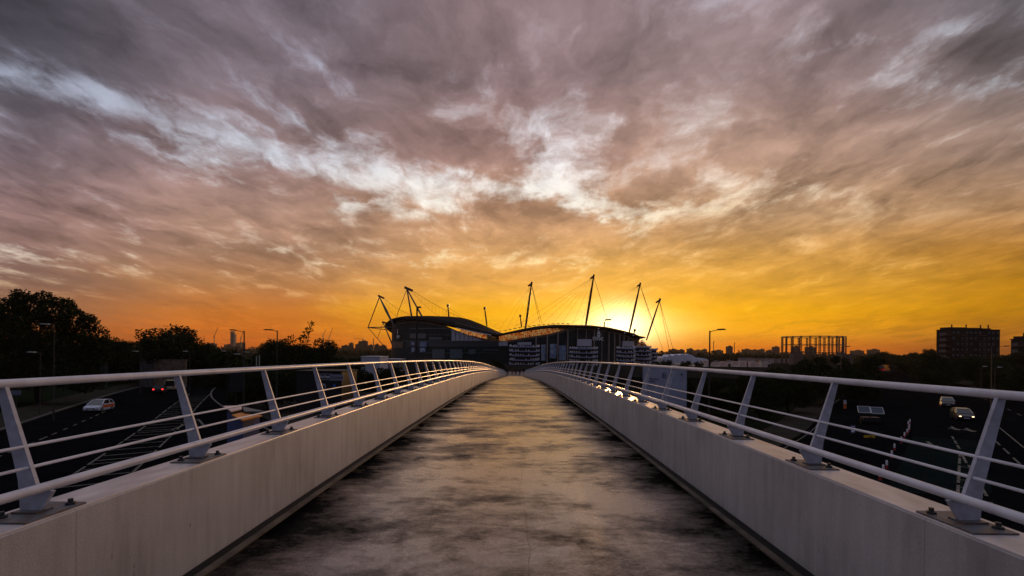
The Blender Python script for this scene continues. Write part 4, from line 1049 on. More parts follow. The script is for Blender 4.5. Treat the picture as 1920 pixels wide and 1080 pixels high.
g1 = gnd(1662.5, 687); car(g1.x, g1.y, heading(g1.y, RR, False), M['carred'], 'smaller orange-red car farthest along the right road', 'cars on the right road', L_=5, W=2.4, H=2.0, lit='rear')
g1 = gnd(1693, 691); car(g1.x, g1.y, heading(g1.y, RR), M['cardark'], 'dark car with lit amber headlights far off where the right road bends', 'cars on the right road', lit='front')

# ------------------------------------------------------------------ cones, bollards, signs
M['conered'] = mat('cone_red', (.30, .02, .02), .6, .3); M['conewhite'] = mat('cone_white', (.6, .58, .60), .6, .3); M['orange'] = mat('orange_plastic', (.6, .12, .02), .6, .3)
cone_root = None
CONES = [(1656, 889), (1662.5, 880), (1672, 860), (1677, 846), (1690, 832), (1696, 823), (1701, 816), (1704, 810.5), (1705, 806), (1703, 800), (1706, 796), (1650, 902)]
CL_ = ['nearest', 'second nearest', 'third', 'fourth', 'fifth', 'sixth', 'seventh', 'eighth', 'ninth', 'tenth', 'farthest', 'hidden foremost']
for (px, py), w_ in zip(CONES, CL_):
    g = gnd(px, py); lb = 'red and white traffic cylinder, the %s in the curved row on the right road' % w_
    if cone_root is None:
        cone_root = empty('traffic_cylinder', g, lb, 'traffic cone', 'traffic cylinders on the right road')
        MB().lathe([(0, 0), (.17, 0), (.17, .04), (.075, .06), (0, .06)], n=10).build('base', M['rubber'], cone_root)
        MB().lathe([(.075, .06), (.07, .30)], n=10).build('lower_sleeve', M['conered'], cone_root)
        MB().lathe([(.071, .30), (.066, .60), (.04, .64), (0, .64)], n=10).build('white_sleeve', M['conewhite'], cone_root)
    else: copy_tree(cone_root, g, label=lb)
def bollard(px, py, label, hc, h=1.1, r_=.16, name='bollard'):
    g = gnd(px, py); root = empty(name, g, label, 'bollard'); MB().lathe([(0, 0), (r_, 0), (r_, h * .55)], n=12).build('lower_part', hc[0], root); MB().lathe([(r_ * 1.02, h * .55), (r_ * .95, h * .95), (0, h)], n=12).build('upper_part', hc[1], root)
bollard(1584, 766, 'orange bollard with a white top on the verge left of the solar trailer', (M['orange'], M['conewhite']), 1.3, .2)
bollard(404, 716, 'cream bollard beside the red car on the slip road', (M['carcream'], M['carcream']), 1.6, .3)
def pole_thing(px, pyt, pyb, Y, label, m_):
    a, b = at(px, pyt, Y), at(px, pyb, Y); root = empty('marker_post', (a.x, Y, GZ), label, 'post', 'pale posts on the left island')
    MB().box((0, 0, (a.z + b.z) / 2 - GZ), (.14, .10, a.z - b.z)).build('white_sleeve', m_, root); MB().tube([(0, 0, 0), (0, 0, b.z - GZ)], .05, 6).build('pole', M['pole'], root)
M['postwhite'] = mat('post_white', (.26, .28, .24), .7, .2)
pole_thing(481, 667, 692, 76, 'slim pale post above the left rail, left of the pair', M['postwhite']); pole_thing(486.5, 665.5, 688, 78, 'slim pale post above the left rail, right of the pair', M['postwhite'])
def sign(px0, py0, px1, py1, Y, label, m_, legs=1, name='sign', back=None, rz=0.0):
    a, b = at(px0, py0, Y), at(px1, py1, Y); c = (a + b) / 2; root = empty(name, (c.x, Y, GZ), label, 'sign', rz=rz)
    w, h = abs(b.x - a.x), abs(a.z - b.z); zc = c.z - GZ
    f = MB().box((0, 0, zc), (w, .06, h)).build('panel', m_, root); ls = [0] if legs == 1 else [-w * .3, w * .3]
    for lx in ls: MB().tube([(lx, .08, 0), (lx, .08, zc + h / 2 - .05)], .06, 8).build('pole', M['pole'], root, True)
    return root, w, h, zc, f
sign(430.5, 699, 454, 735, 62, 'black square sign board seen from behind on the left island', M['black'])
r_, w, h, zc, f = sign(1593.5, 797, 1604, 812, 52, 'small blue road sign with a white symbol below the solar trailer', mat('sign_blue', (.012, .03, .10), .5, .3))
m = MB(); m.beam((-w * .3, -.035, zc + h * .32), (w * .3, -.035, zc + h * .32), .012, .06); m.beam((-w * .3, -.035, zc + h * .08), (w * .3, -.035, zc + h * .08), .012, .06); m.beam((w * .3, -.035, zc + h * .32), (w * .3, -.035, zc + h * .08), .012, .06); m.build('symbol', M['letter'], f)
m = MB(); m.prism([(.17 * math.cos(a), zc - h * .25 + .14 * math.sin(a)) for a in [i * math.pi / 5 for i in range(10)]], 'y', -.05, -.032); m.build('symbol', M['letter'], f)
M['yellow'] = mat('yellow_board', (.55, .32, .01), .6, .3)
r_, w, h, zc, f = sign(1620, 816.5, 1640, 822, 50, 'long low yellow road sign with a dark mark below the blue sign', M['yellow'], 2)
m = MB(); m.box((.1, -.04, zc), (w * .35, .02, h * .3)); m.build('symbol', M['black'], f)
sign(11 + 8, 732, 31 + 8, 741, 58, 'small pale blue sign board near the lower left edge', mat('paleblue', (.10, .12, .17), .6, .3))
# solar-powered trailer with two tilted panels
g = gnd(1632, 795); bs = empty('solar_trailer', (g.x, g.y, GZ), 'trailer on the right road topped by two tilted dark blue panels in pale frames', 'trailer', rz=-.25)
pz = at(1632, 768.5, g.y).z - GZ
M['solar'] = mat('solar_glass', (.018, .035, .052), .5, .15)
for i, x0 in enumerate((-.68, .68)):
    def TP(u_, v_, n_=0.0): return Vector((x0 + u_ + v_ * .22, v_ * math.cos(R(24)) - n_ * math.sin(R(24)), pz - .06 * i + v_ * math.sin(R(24)) + n_ * math.cos(R(24))))
    m = MB(); vs = [TP(a_, b_, n_) for n_ in (0, .03) for a_, b_ in ((-.6, -.7), (.6, -.7), (.6, .7), (-.6, .7))]; m.add(vs, [(0, 1, 2, 3), (4, 5, 6, 7), (0, 1, 5, 4), (1, 2, 6, 5), (2, 3, 7, 6), (3, 0, 4, 7)]); p = m.build('solar_panel', M['solar'], bs)
    m = MB(); m.beam(TP(-.64, -.74, .02), TP(.64, -.74, .02), .06, .08); m.beam(TP(-.64, .74, .02), TP(.64, .74, .02), .06, .08); m.beam(TP(-.63, -.7, .02), TP(-.63, .7, .02), .04, .06); m.beam(TP(.63, -.7, .02), TP(.63, .7, .02), .04, .06); m.build('panel_frame', M['white'], p)
MB().tube([(0, .1, .5), (0, .1, pz - .1)], .06, 8).build('mast', M['pole'], bs); MB().box((0, .1, .55), (1.7, 1.1, .5)).build('cabinet', M['black'], bs)
for s_ in (-1, 1): MB().tube([(s_ * .78, .1, .3), (s_ * .98, .1, .3)], .3, 12).build('wheel', M['rubber'], bs)

# kiosk with bright flat roof on the left island
M['sheet'] = mat('pale_sheet', (.60, .42, .36), .5, .4, var=.2, vscale=1); M['sheetgrey'] = mat('grey_sheet', (.10, .11, .11), .6, .3, var=.3, vscale=1); M['orangeroof'] = mat('orange_canopy', (.75, .25, .03), .6, .3, var=.5, vscale=1.5); M['bluebody'] = mat('blue_cladding', (.02, .045, .13), .6, .3)
zk = -2.0; c0 = gnd(455, 770, z=zk); ks = empty('kiosk', (c0.x, c0.y, GZ), 'pale flat-roofed kiosk with orange edge and blue side behind the left railing', 'kiosk')
def kp(pts, dz2=0.0): return [((gnd(x, y, z=zk) - c0).x, (gnd(x, y, z=zk) - c0).y) for x, y in pts]
hk_ = zk - GZ
MB().prism(kp([(418, 761), (452, 760), (456, 765.5), (434, 771)]), 'z', hk_ - .06, hk_).build('roof', M['sheet'], ks)
MB().prism(kp([(452.5, 760.2), (497, 769.5), (459, 769.5), (456.5, 765.5)]), 'z', hk_ - .12, hk_ - .05).build('roof', M['sheetgrey'], ks)
MB().prism(kp([(434.5, 771.5), (456, 766.5), (459, 770), (492, 772.5), (455, 781)]), 'z', hk_ - .25, hk_ - .18).build('canopy', M['orangeroof'], ks)
MB().prism([(p[0] * .82, p[1] * .82) for p in kp([(420, 762), (452, 761), (494, 770), (456, 779)])], 'z', 0, hk_ - .27).build('wall', M['bluebody'], ks)
q_ = kp([(454.5, 768)])[0]; MB().tube([(q_[0], q_[1], hk_ - .2), (q_[0], q_[1], hk_ + .22)], .035, 8).build('vent_pipe', M['pole'], ks)
MB().beam(kp([(476, 783)])[0] + (hk_ - .4,), kp([(508, 777)])[0] + (hk_ - .4,), .10).build('blue_rail', M['bluebody'], ks)

# ------------------------------------------------------------------ buildings near the left road
def box_at(px0, px1, pyt, Y, depth, zb=GZ):
    a, b = at(px0, pyt, Y), at(px1, pyt, Y); return (a.x + b.x) / 2, Y + depth / 2, b.x - a.x, (a.z + b.z) / 2
sx, sy, sw, sz_ = box_at(556, 641, 697, 63, 6); sh = empty('shop_unit', (sx, sy, GZ), 'black shop unit with a lettered sign strip and a white arch behind the left railing', 'shop'); hh = sz_ - GZ
MB().box((0, 0, hh / 2), (sw, 6, hh)).build('wall', M['black'], sh); MB().box((0, 0, hh + .06), (sw + .3, 6.3, .12)).build('roof', M['pole'], sh)
def on_sh(px, py): p = at(px, py, 60); return p.x - sx, p.z - GZ
x0, z0 = on_sh(573.5, 703); x1, z1 = on_sh(605, 714.5); fr = MB(); fr.box(((x0 + x1) / 2, -3.04, z0), (x1 - x0, .06, .05)); fr.box(((x0 + x1) / 2, -3.04, z1), (x1 - x0, .06, .05)); fr.box((x0, -3.04, (z0 + z1) / 2), (.05, .06, z0 - z1)); sgn_ = fr.build('sign_frame', M['panel'], sh)
text('Kitchen', .56, M['letter'], sh, ((x0 + x1) / 2 + .05, -3.03, (z0 + z1) / 2 + .02), (R(90), 0, 0), .02)
x2, z2 = on_sh(602, 704); x3, z3 = on_sh(628, 716.5); lp = MB().box(((x2 + x3) / 2, -3.05, (z2 + z3) / 2), (x3 - x2, .06, z2 - z3)).build('sign_panel', mat('lilac_panel', (.20, .20, .26), .6, .3), sh)
text('Centre', .50, mat('dark_green', (.01, .03, .015), .6, .3), sh, ((x2 + x3) / 2, -3.09, (z2 + z3) / 2), (R(90), 0, 0), .01)
ax, az_ = on_sh(587, 729); pts_o = [(.36 * math.cos(t), .30 * math.sin(t)) for t in [math.pi * i / 10 for i in range(11)]]
for k_ in (1.0, .62):
    m = MB(); m.tube([(ax + p[0] * k_, -3.06, az_ + p[1] * k_ + .1) for p in pts_o], .045, 6); 
    if k_ == 1: m.beam((ax - .36, -3.06, az_ + .1), (ax - .36, -3.06, az_ - .45), .08); m.beam((ax + .36, -3.06, az_ + .1), (ax + .30, -3.06, az_ - .45), .08)
    m.build('arch_symbol', M['panel'], sh)
bx, bz_ = on_sh(610, 726); MB().box((bx, -3.05, bz_), (.26, .05, .34)).build('blue_notice', mat('notice_blue', (.03, .14, .42), .5, .3), sh)
def block(px0, px1, pyt, Y, depth, label, m_, name='building', roof=None, wins=None, cat='building', pil=0, group=None):
    x, y, w, z = box_at(px0, px1, pyt, Y, depth); h = z - GZ; root = empty(name, (x, y, GZ), label, cat, group)
    MB().box((0, 0, h / 2), (w, depth, h)).build('wall', m_, root)
    MB().box((0, 0, h + .07), (w + .25, depth + .25, .14)).build('coping' if not roof else 'roof', roof or m_, root)
    for i in range(pil): MB().box((-w / 2 + w * (i + .5) / pil, -depth / 2 - .06, h / 2), (.35, .12, h - .1)).build('pilaster', m_, root)
    if wins:
        nx, nz, ww, wh, wm = wins
        for i in range(nx):
            for j in range(nz): MB().box((-w / 2 + w * (i + .5) / nx, -depth / 2 - .01, h * (j + .55) / nz), (ww, .06, wh)).build('window', wm, root)
    return root, w, h
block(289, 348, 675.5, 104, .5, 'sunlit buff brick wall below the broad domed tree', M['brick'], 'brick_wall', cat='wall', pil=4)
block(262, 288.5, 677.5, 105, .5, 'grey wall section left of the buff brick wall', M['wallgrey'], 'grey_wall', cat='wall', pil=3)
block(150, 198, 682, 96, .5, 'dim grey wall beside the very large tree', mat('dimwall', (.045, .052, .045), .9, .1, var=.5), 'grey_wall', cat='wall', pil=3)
hs, w, h = block(158, 196, 662, 112, 8, 'dark house with one pale gable edge behind the dim grey wall', M['black'], 'house', wins=(2, 1, 1.2, 1.3, M['glass']), cat='house')
MB().prism([(-w / 2 - .3, h), (w / 2 + .3, h), (w * .15, h + 2.6)], 'y', -4.2, 4.2).build('roof', M['pole'], hs)
MB().beam((w / 2 + .3, -4.3, h - 1.2), (w * .5, -4.3, h + 1.9), .45, .3).build('gable_board', mat('gable', (.5, .42, .36), .6, .3), hs); MB().box((-w * .28, -4.05, h - .4), (2.0, .1, .7)).build('rooflight', mat('bluish', (.10, .14, .16), .3, .5), hs)
block(677, 712, 669, 135, 9, 'building with a flat white roof below the city skyline left of the stadium', M['panel'], 'flat_roof_building', roof=M['white'])
block(716, 748, 674, 150, 9, 'low pale roof right of the flat white one, touching the rail', M['wallgrey'], 'flat_roof_building', roof=M['panel'])
# white hoarding building right
p0, p1 = at(1205, 688, 66), at(1285, 692, 60); hx, hy = (p0.x + p1.x) / 2, (p0.y + p1.y) / 2; L2 = (Vector((p1.x - p0.x, p1.y - p0.y))).length; an = math.atan2(p1.y - p0.y, p1.x - p0.x)
hb = empty('hoarding', (hx, hy, GZ), 'large pale blue-white hoarding with dark lettering behind the right railing', 'hoarding', rz=an); hz = p0.z - GZ
M['hoard'] = mat('hoarding_white', (.26, .28, .38), .6, .3, var=.25, vscale=.6)
MB().box((0, .15, hz / 2 + .9), (L2, .25, hz - 1.8)).build('panel', M['hoard'], hb)
for i in range(5): MB().box((-L2 / 2 + L2 * (i + .5) / 5, .4, hz / 2), (.14, .14, hz)).build('post', M['pole'], hb)
M['ink'] = mat('dark_ink', (.03, .04, .06), .6, .2)
text('Ei', .95, M['ink'], hb, (L2 * .03, 0.0, hz - .95), (R(90), 0, 0), .012)
for i, (a, b, z_) in enumerate(((-.34, -.12, 1.45), (-.34, -.19, 1.75), (-.33, -.15, 2.2), (-.35, -.28, 2.25))): MB().box(((a + b) / 2 * L2, .01, hz - z_), ((b - a) * L2, .02, .09)).build('text_line', M['ink'], hb)
MB().tube([(L2 * .42, .03, hz - .7), (L2 * .42, -.02, hz - .7)], .12, 10).build('dot', M['ink'], hb)

# ------------------------------------------------------------------ flats on the right
M['flat'] = mat('flats_brick', (.035, .026, .022), .9, .1, var=.4, vscale=.2); M['flatglass'] = mat('flats_glass', (.05, .052, .055), .4, .4); M['slab'] = mat('balcony_slab', (.16, .10, .07), .8, .2)
def flats(px0, px1, pyt, Y, depth, floors, nx, label, bump=None, rz=0.0, side=True):
    x, y, w, z = box_at(px0, px1, pyt, Y, depth); h = z - GZ; root = empty('block_of_flats', (x, y, GZ), label, 'block of flats', 'blocks of flats on the right', rz)
    MB().box((0, 0, h / 2), (w, depth, h)).build('wall', M['flat'], root); MB().box((0, 0, h + .12), (w + .5, depth + .5, .25)).build('roof', M['flat'], root)
    fh = h / floors
    for j in range(1, floors):
        for i in range(nx):
            if (i * 7 + j * 3) % 5 == 0: continue
            wd = MB().box((-w / 2 + w * (i + .5) / nx, -depth / 2 - .02, fh * (j + .5)), (w / nx * .55, .08, fh * .48)).build('window', M['flatglass'], root)
        for q in (.22, .62): MB().box((-w / 2 + w * q, -depth / 2 - .7, fh * j + .1), (w * .12, 1.4, .16)).build('balcony', M['slab'], root)
    if side:
        for j in range(1, floors):
            b = MB().box((-w / 2 - 1.1, -depth * .25, fh * j + .1), (2.2, depth * .45, .2)).build('balcony', M['slab'], root); MB().box((-w / 2 - 2.15, -depth * .25, fh * j + .65), (.06, depth * .45, 1.0)).build('balustrade', M['flatglass'], b)
    MB().box((-w * .30, .5, h + .7), (w * .34, depth * .6, 1.0)).build('roof_parapet', M['flat'], root); MB().box((w * .32, .5, h + .5), (w * .2, depth * .5, .7)).build('roof_parapet', M['flat'], root)
    for q in (-.4, -.1, .2, .36): MB().box((w * q, -depth * .2, h + 1.3), (.35, .35, 2.2)).build('vent', M['flat'], root)
    if bump:
        a, b, c_ = bump; p, q = at(a, c_, Y), at(b, c_, Y); MB().box(((p.x + q.x) / 2 - x, 0, h + (p.z - z) / 2 + .2), (q.x - p.x, depth * .5, p.z - z)).build('plant_room', M['flat'], root)
    return root
flats(1784, 1875, 618.5, 225, 8, 8, 11, 'large dark block of flats with a rooftop box, sun glowing through its left balconies', (1816, 1849, 615))
flats(1920, 1990, 636.5, 190, 5, 6, 9, 'second dark block of flats cut by the right edge of the view')

# ------------------------------------------------------------------ gasholder frame
gY = 460; gc = at(1524.5, 631, gY); gr = 52.5 / FOC * gY; gh = gc.z - GZ
gas = empty('gasholder', (gc.x, gY, GZ), 'open round lattice gasholder frame on the skyline right of the slim lamp post', 'gasholder')
NG = 22
for i in range(NG):
    a = 2 * math.pi * i / NG + .1; x, y = gr * math.cos(a), gr * math.sin(a); t = Vector((-math.sin(a), math.cos(a), 0)) * .55; m = MB()
    P = Vector((x, y, 0)); m.beam(P - t, P - t + Vector((0, 0, gh)), .5); m.beam(P + t, P + t + Vector((0, 0, gh)), .5)
    for k in range(9): z0 = gh * k / 9; m.beam(P - t + Vector((0, 0, z0)), P + t + Vector((0, 0, z0 + gh / 9)), .22)
    m.build('guide_column', M['steel'], gas)
for z_, w_ in ((gh - .5, .75), (gh * .70, .45), (gh * .42, .45), (gh * .985, .3)):
    m = MB(); m.tube([(gr * math.cos(2 * math.pi * i / 44), gr * math.sin(2 * math.pi * i / 44), z_) for i in range(45)], w_ / 2, 5, cap=False); m.build('ring_girder', M['steel'], gas)

# ------------------------------------------------------------------ far city
M['city'] = mat('city_wall', (.05, .04, .035), 1, 0, var=.3, vscale=.02); M['citypale'] = mat('city_pale', (.25, .18, .12), .8, .2)
CITY = [(640, 652, 648, 1900), (654, 660, 643.5, 1900), (672, 687, 639.5, 1800), (666, 673, 645.5, 1820), (690, 697, 647, 1900), (702, 708, 646, 1500), (710, 722, 648, 1600), (610, 625, 650.5, 2000), (442, 456, 643, 2300), (420, 432, 646, 2400), (390, 402, 644, 2300),
        (1290, 1300, 654, 2200), (1256, 1270, 655, 2100), (1272, 1284, 656, 2000), (1365, 1374, 649.5, 1900), (1394, 1408, 655, 2100), (1340, 1356, 657, 2000), (1426, 1434, 655, 2100), (1452, 1462, 650.5, 1900), (1440, 1450, 657, 2000), (1490, 1501, 650, 1500), (1516, 1530, 651, 1450), (1600, 1620, 657.5, 1900), (1632, 1650, 655.5, 1900), (1302, 1316, 656.5, 2300), (1318, 1326, 655, 2400), (1410, 1422, 656, 2300)]
CITYL = ['low block right of the spiky-topped tree', 'narrow dark block left of the square city tower', 'square city tower with a crane above it', 'lower block attached to the left side of the square city tower', 'small block just left of the slender chimney', 'low block just right of the slender chimney', 'wide low block beside the stadium left masts', 'low wide block behind the spiky-topped tree', 'wide block just right of the tall glass tower', 'block just left of the tall glass tower', 'small block left of the glass tower above the bushes',
 'second block right of the ramp towers', 'first block right of the smallest ramp tower', 'low block between the first two above the marquee', 'narrow tower block right of the slim lamp post', 'wide low block right of the narrow tower block', 'low block immediately right of the slim lamp post', 'small block midway between narrow tower block and gasholder', 'tower block just left of the gasholder', 'low block touching the left side of that gasholder tower block', 'left one of two blocks seen through the gasholder frame', 'right one of two blocks seen through the gasholder frame', 'low block just right of the gasholder', 'block farther right between gasholder and large flats', 'low hazy block left of the slim lamp post', 'small hazy block immediately left of the slim lamp post', 'low block right of the wide low block']
for i, (a, b, t, Y) in enumerate(CITY):
    side = 'left of the stadium' if a < 900 else 'right of the stadium'
    w_ = 'tall' if (t < 646 if a < 900 else t < 652) else 'low'
    r0, w, h = block(a, b, t, Y, 20, CITYL[i] + ' on the far skyline', M['city'], 'city_building', group='city buildings on the far skyline')
    MB().box((w * .1, 0, h + 1.6), (w * .4, 8, 3.2)).build('plant_room', M['city'], r0)
gt, w, h = block(432, 437.5, 621, 2600, 16, 'very tall slim glass tower with a bright top on the left skyline', M['glass'], 'glass_tower', cat='tower')
MB().box((0, -8.3, h - 5), (w * .98, .5, 8)).build('crown_glazing', M['citypale'], gt); MB().box((w * .78, 0, h * .43), (w * .5, 14, h * .86)).build('side_wing', M['citypale'], gt)
def crane(px, pyt, Y, jib, label):
    p = at(px, pyt, Y); h = p.z - GZ; root = empty('tower_crane', (p.x, Y, GZ), label, 'crane', 'tower cranes on the skyline')
    MB().beam((0, 0, 0), (0, 0, h), 2.0).build('mast', M['steel'], root); MB().beam((0, 0, h * .93), (jib[0], 0, h * .93 + jib[1]), 1.3).build('jib', M['steel'], root); MB().beam((0, 0, h * .93), (-jib[0] * .25, 0, h * .93 - jib[1] * .2), 1.8).build('counter_jib', M['steel'], root)
for px, t, jb, lb in ((402, 628, (14, 34), 'thin crane left of the glass tower'), (452, 631, (12, 30), 'thin crane between the glass tower and the double-headed lamp'), (606, 627, (10, 24), 'thin crane right of the spiky-topped tree, upright'), (618, 629, (12, 34), 'thin leaning crane right of the upright one near the spiky-topped tree'), (680, 634, (-34, 1), 'crane with a level jib above the square city block'), (1338, 640, (3, 6), 'thin mast just right of the slim lamp post'), (1377, 643, (3, 5), 'thin mast beside the towered city building on the right')):
    crane(px, t, 2000, jb, lb)
cm = at(700.5, 634, 1200); ch = empty('chimney', (cm.x, 1200, GZ), 'slender pale chimney standing on the skyline left of the stadium', 'chimney'); MB().tube([(0, 0, 0), (0, 0, cm.z - GZ)], [1.6, .8], 10).build('stack', M['citypale'], ch)

# ------------------------------------------------------------------ marquee, sheds, lorries and parked cars right of the stadium
M['tent'] = mat('marquee_fabric', (.72, .70, .78), .7, .2, var=.15, vscale=.1)
mq0 = at(1262, 664, 420); mq = empty('marquee', (mq0.x, 420, GZ), 'long white peaked marquee on the skyline just right of the ramp towers', 'marquee'); zt = mq0.z - GZ + .2
prof = [(-11, 4.5), (-10, 6), (-7, 5.6), (-5.5, 7.6), (-3, 6.4), (0, 7.9), (3, 7.2), (5, 8.2), (8, 7.8), (10, 8.3), (13, 7.4), (16, 5.4), (24, 4.6), (26, 3.4)]
k = zt / 8.2; MB().prism([(p[0], p[1] * k) for p in prof] + [(26, 0), (-11, 0)], 'y', -8, 8).build('canopy', M['tent'], mq)
for i in range(7): MB().box((-9 + i * 5.2, -8.06, zt * .25), (.18, .1, zt * .5)).build('pole', M['wallgrey'], mq)
def gp(px, py): g = gnd(px, py); return g
M['shedwall'] = mat('shed_wall', (.42, .34, .31), .8, .1, var=.6, vscale=.12); M['dimshed'] = mat('dim_shed', (.12, .09, .07), .9, .1)
SH = [(1390, 1410, 671.5, 520, 'small white shed left of the long white shed row'), (1417, 1448, 672.5, 500, 'long low white shed in the car park, left one'), (1451, 1482, 673, 490, 'long low white shed in the car park, right one next to the dark wood'), (1580, 1600, 664, 420, 'pale long roof below the right end of the gasholder'), (1488, 1508, 664, 440, 'pale low wall at the foot of the gasholder')]
for a, b, t, Y, lb in SH: block(a, b, t, Y, 8, lb, M['shedwall'] if a < 1485 else M['dimshed'], 'shed', roof=M['shedwall'], cat='shed', pil=5)
M['lorrypink'] = mat('lorry_side', (.72, .54, .46), .6, .3, var=.3, vscale=.4)
def lorry(px, pyt, Y, label, w=4.6, dark=False):
    p = at(px, pyt, Y); root = empty('lorry', (p.x, Y, GZ), label, 'lorry', 'lorries in the car park'); h = p.z - GZ
    MB().box((0, 0, h * .56), (w, 2.5, h * .80)).build('cargo_box', M['lorrypink'], root)
    MB().box((w / 2 + .9, 0, h * .42), (1.6, 2.3, h * .58)).build('cab', M['cardark'] if dark else M['white'], root)
    for x in (-w * .3, w * .3, w / 2 + .9): MB().tube([(x, -1.2, .45), (x, 1.2, .45)], .45, 10).build('wheel', M['rubber'], root)
for i, px in enumerate((1322, 1342, 1357, 1377, 1392, 1412, 1431)):
    lorry(px, 675.8 + (i * 7 % 4) * .9, 330 - i * 9, '%s pale lorry in the loose row from the slim lamp post rightwards' % ('first', 'second', 'third', 'fourth', 'fifth', 'sixth', 'last')[i], 3.4 + (i % 3) * .5, i % 2 == 0)
VL = ['small white van left of the slim lamp post, in front of the marquee bushes', 'small white van directly right of the slim lamp post', 'small cream van, second right of the slim lamp post', 'small white van behind the middle lorries', 'small cream van behind the last two lorries', 'small white van between the lorries and the long shed', 'small cream van in front of the left long shed', 'small white van nearest the dark wood']
for i, (px, lb) in enumerate(zip((1316, 1342, 1353, 1366, 1391, 1408, 1424, 1438), VL)):
    g = gnd(px, 682.5 + (i % 3)); car(g.x, g.y, R(80 + 7 * (i % 4)), M['letter'] if 'white' in lb else M['carcream'], lb, 'vans in the car park', kind='van', simple=True, L_=6.0, W=2.6, H=2.1, cat='van')
# rows of parked cars: one car of each colour, then copies
protos = []
M['parkwhite'] = paint('sky_lit_white_paint', (.8, .78, .76)); M['parksilver'] = paint('sky_lit_silver_paint', (.6, .58, .56))  # paint lightened to stand in for sky reflected on the car roofs
def carpark(px0, px1, py0, py1, n, seed, group, label):
    rr = random.Random(seed)
    for i in range(n):
        px = rr.uniform(px0, px1); row = rr.randrange(4); py = py0 + (py1 - py0) * (row + .5) / 4; g = gnd(px, py)
        if len(protos) < 5:
            c = [M['parkwhite'], M['parksilver'], M['carcream'], M['lorrypink'], M['cardark']][len(protos)]
            k_ = len(protos); protos.append(car(g.x, g.y, rr.choice([0, math.pi]) + 1.4, c, 'x', group, simple=True)); o = protos[-1]
        else: k_ = rr.choice([0, 0, 1, 1, 2, 3, 4]); o = copy_tree(protos[k_], g, rr.choice([0, math.pi]) + rr.uniform(1.3, 1.7), group=group)
        o['label'] = 'small %s parked car, %s row %s' % (('white', 'silver', 'cream', 'pinkish', 'dark')[k_], ('farthest', 'second farthest', 'second nearest', 'nearest')[row], label)
carpark(1296, 1446, 682, 697, 85, 1, 'cars in the car park right of the stadium', 'of the car park right of the stadium')
carpark(1238, 1300, 680, 690, 14, 2, 'cars parked below the marquee', 'below the white marquee')
carpark(632, 700, 693, 703, 16, 3, 'cars parked left of the stadium', 'seen through the left railing')
carpark(1000, 1060, 680, 692, 10, 4, 'cars parked under the stadium front', 'in front of the stadium banners')

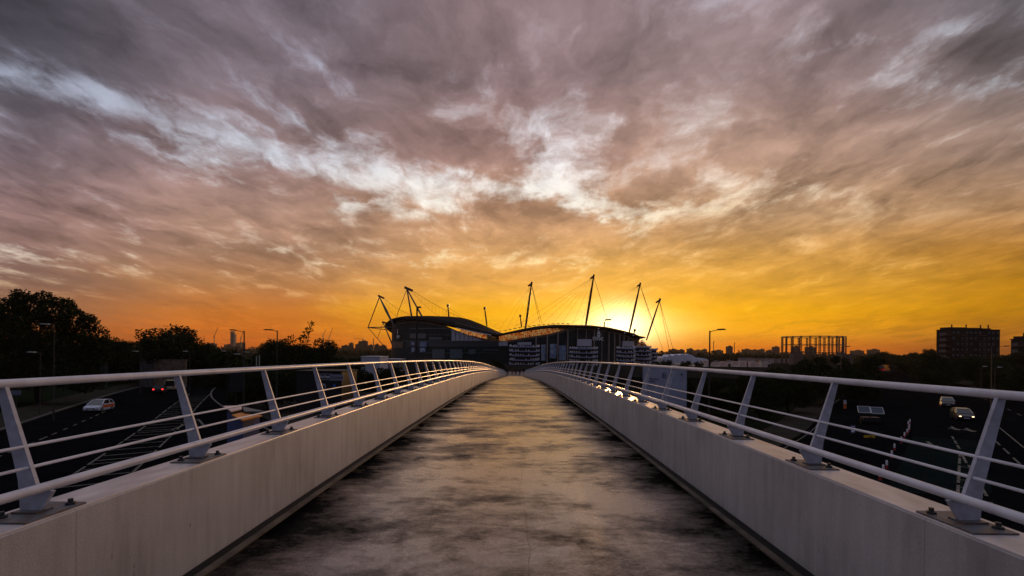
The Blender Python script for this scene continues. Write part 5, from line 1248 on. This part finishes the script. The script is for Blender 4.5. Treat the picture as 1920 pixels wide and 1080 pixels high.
# ------------------------------------------------------------------ people at the far end of the bridge
def person(px, Y, rz, pose, top, label, scale=1.0):
    p = at(px, 700, Y); z = dz(Y) if Y < 131 else dz(131)
    V_ = {'pel': (0, 0, .95), 'che': (0, .02, 1.30), 'nek': (0, .02, 1.50), 'hd': (0, .0, 1.60), 'ht': (0, -.01, 1.74)}
    sw = pose
    V_.update({'hl': (-.10, 0, .90), 'kl': (-.11, -.10 - .14 * sw, .50), 'al': (-.11, -.05 - .30 * sw + .05, .09), 'tl': (-.12, -.20 - .30 * sw, .03), 'hr': (.10, 0, .90), 'kr': (.11, -.02 + .10 * sw, .50), 'ar': (.11, .02 + .32 * sw, .10), 'tr': (.12, -.12 + .32 * sw, .03),
               'sl': (-.19, .02, 1.42), 'el': (-.25, .06 + .10 * sw, 1.14), 'wl': (-.25, -.04 + .22 * sw, .90), 'fl': (-.24, -.08 + .25 * sw, .80), 'sr': (.19, .02, 1.42), 'er': (.25, .05 - .08 * sw, 1.14), 'wr': (.25, -.08 - .16 * sw, .90), 'fr': (.24, -.13 - .18 * sw, .80)})
    rad = dict(pel=.135, che=.15, nek=.055, hd=.085, ht=.075, hl=.09, kl=.062, al=.042, tl=.035, hr=.09, kr=.062, ar=.042, tr=.035, sl=.062, el=.042, wl=.03, fl=.028, sr=.062, er=.042, wr=.03, fr=.028)
    E = [('pel', 'che'), ('che', 'nek'), ('nek', 'hd'), ('hd', 'ht'), ('pel', 'hl'), ('hl', 'kl'), ('kl', 'al'), ('al', 'tl'), ('pel', 'hr'), ('hr', 'kr'), ('kr', 'ar'), ('ar', 'tr'), ('che', 'sl'), ('sl', 'el'), ('el', 'wl'), ('wl', 'fl'), ('che', 'sr'), ('sr', 'er'), ('er', 'wr'), ('wr', 'fr')]
    ks_ = list(V_); me = bpy.data.meshes.new('person'); me.from_pydata([V_[q] for q in ks_], [(ks_.index(a), ks_.index(b)) for a, b in E], [])
    o = bpy.data.objects.new('person', me); COL.objects.link(o); sk = o.modifiers.new('skin', 'SKIN')
    for i, q in enumerate(ks_): me.skin_vertices[0].data[i].radius = (rad[q], rad[q])
    me.skin_vertices[0].data[0].use_root = True; ss = o.modifiers.new('sub', 'SUBSURF'); ss.levels = ss.render_levels = 1
    bpy.context.view_layer.update(); dg = bpy.context.evaluated_depsgraph_get(); m2 = bpy.data.meshes.new_from_object(o.evaluated_get(dg)); o.modifiers.clear(); o.data = m2
    m2.materials.clear(); m2.materials.append(top); m2.polygons.foreach_set('use_smooth', [True] * len(m2.polygons))
    o.location = (p.x, Y, z); o.rotation_euler = (0, 0, rz); o.scale = (scale,) * 3; tag(o, label, 'person', 'people at the far end of the bridge')
    MB().lathe([(.0, 1.78), (.07, 1.765), (.098, 1.70), (.098, 1.63), (.085, 1.58)], n=10).build('hair', M['black'], o, True)
    m = MB(); m.lathe([(.15, .86), (.165, 1.0), (.175, 1.25), (.20, 1.40), (.12, 1.47), (.065, 1.49)], n=12); j = m.build('jacket', top, o, True)
    return o
DK = mat('dark_clothes', (.012, .012, .014), .9, .1); RD = mat('red_clothes', (.10, .015, .012), .9, .1); BL = mat('blue_clothes', (.02, .025, .04), .9, .1)
person(951.5, 118, R(10), .9, DK, 'person in dark clothes walking along the left parapet, nearest of the group', 1.03)
person(960.5, 132, 0, .4, RD, 'person in a dark red top at the left of the distant group')
person(967, 124, R(-15), .8, DK, 'person in dark clothes mid-stride in the middle of the distant group', 1.02)
person(974.5, 123, R(20), .5, BL, 'person in dark blue walking right of the middle of the distant group')
person(983, 138, R(180), .3, DK, 'person in black farthest off, near the right parapet end', 1.05)

# ------------------------------------------------------------------ haze
hz_o = MB().box((0, 1700, 62), (4600, 3800, 140)).build('haze', mat('haze_tmp', (.5, .5, .5))); tag(hz_o, kind='stuff')
hm_ = bpy.data.materials.new('haze'); hm_.use_nodes = True; t = hm_.node_tree; t.nodes.clear()
pv = t.nodes.new('ShaderNodeVolumePrincipled'); pv.inputs['Density'].default_value = .00005; pv.inputs['Color'].default_value = (.95, .72, .5, 1); pv.inputs['Anisotropy'].default_value = .15
ho = t.nodes.new('ShaderNodeOutputMaterial'); t.links.new(pv.outputs[0], ho.inputs['Volume']); hz_o.data.materials.clear(); hz_o.data.materials.append(hm_)
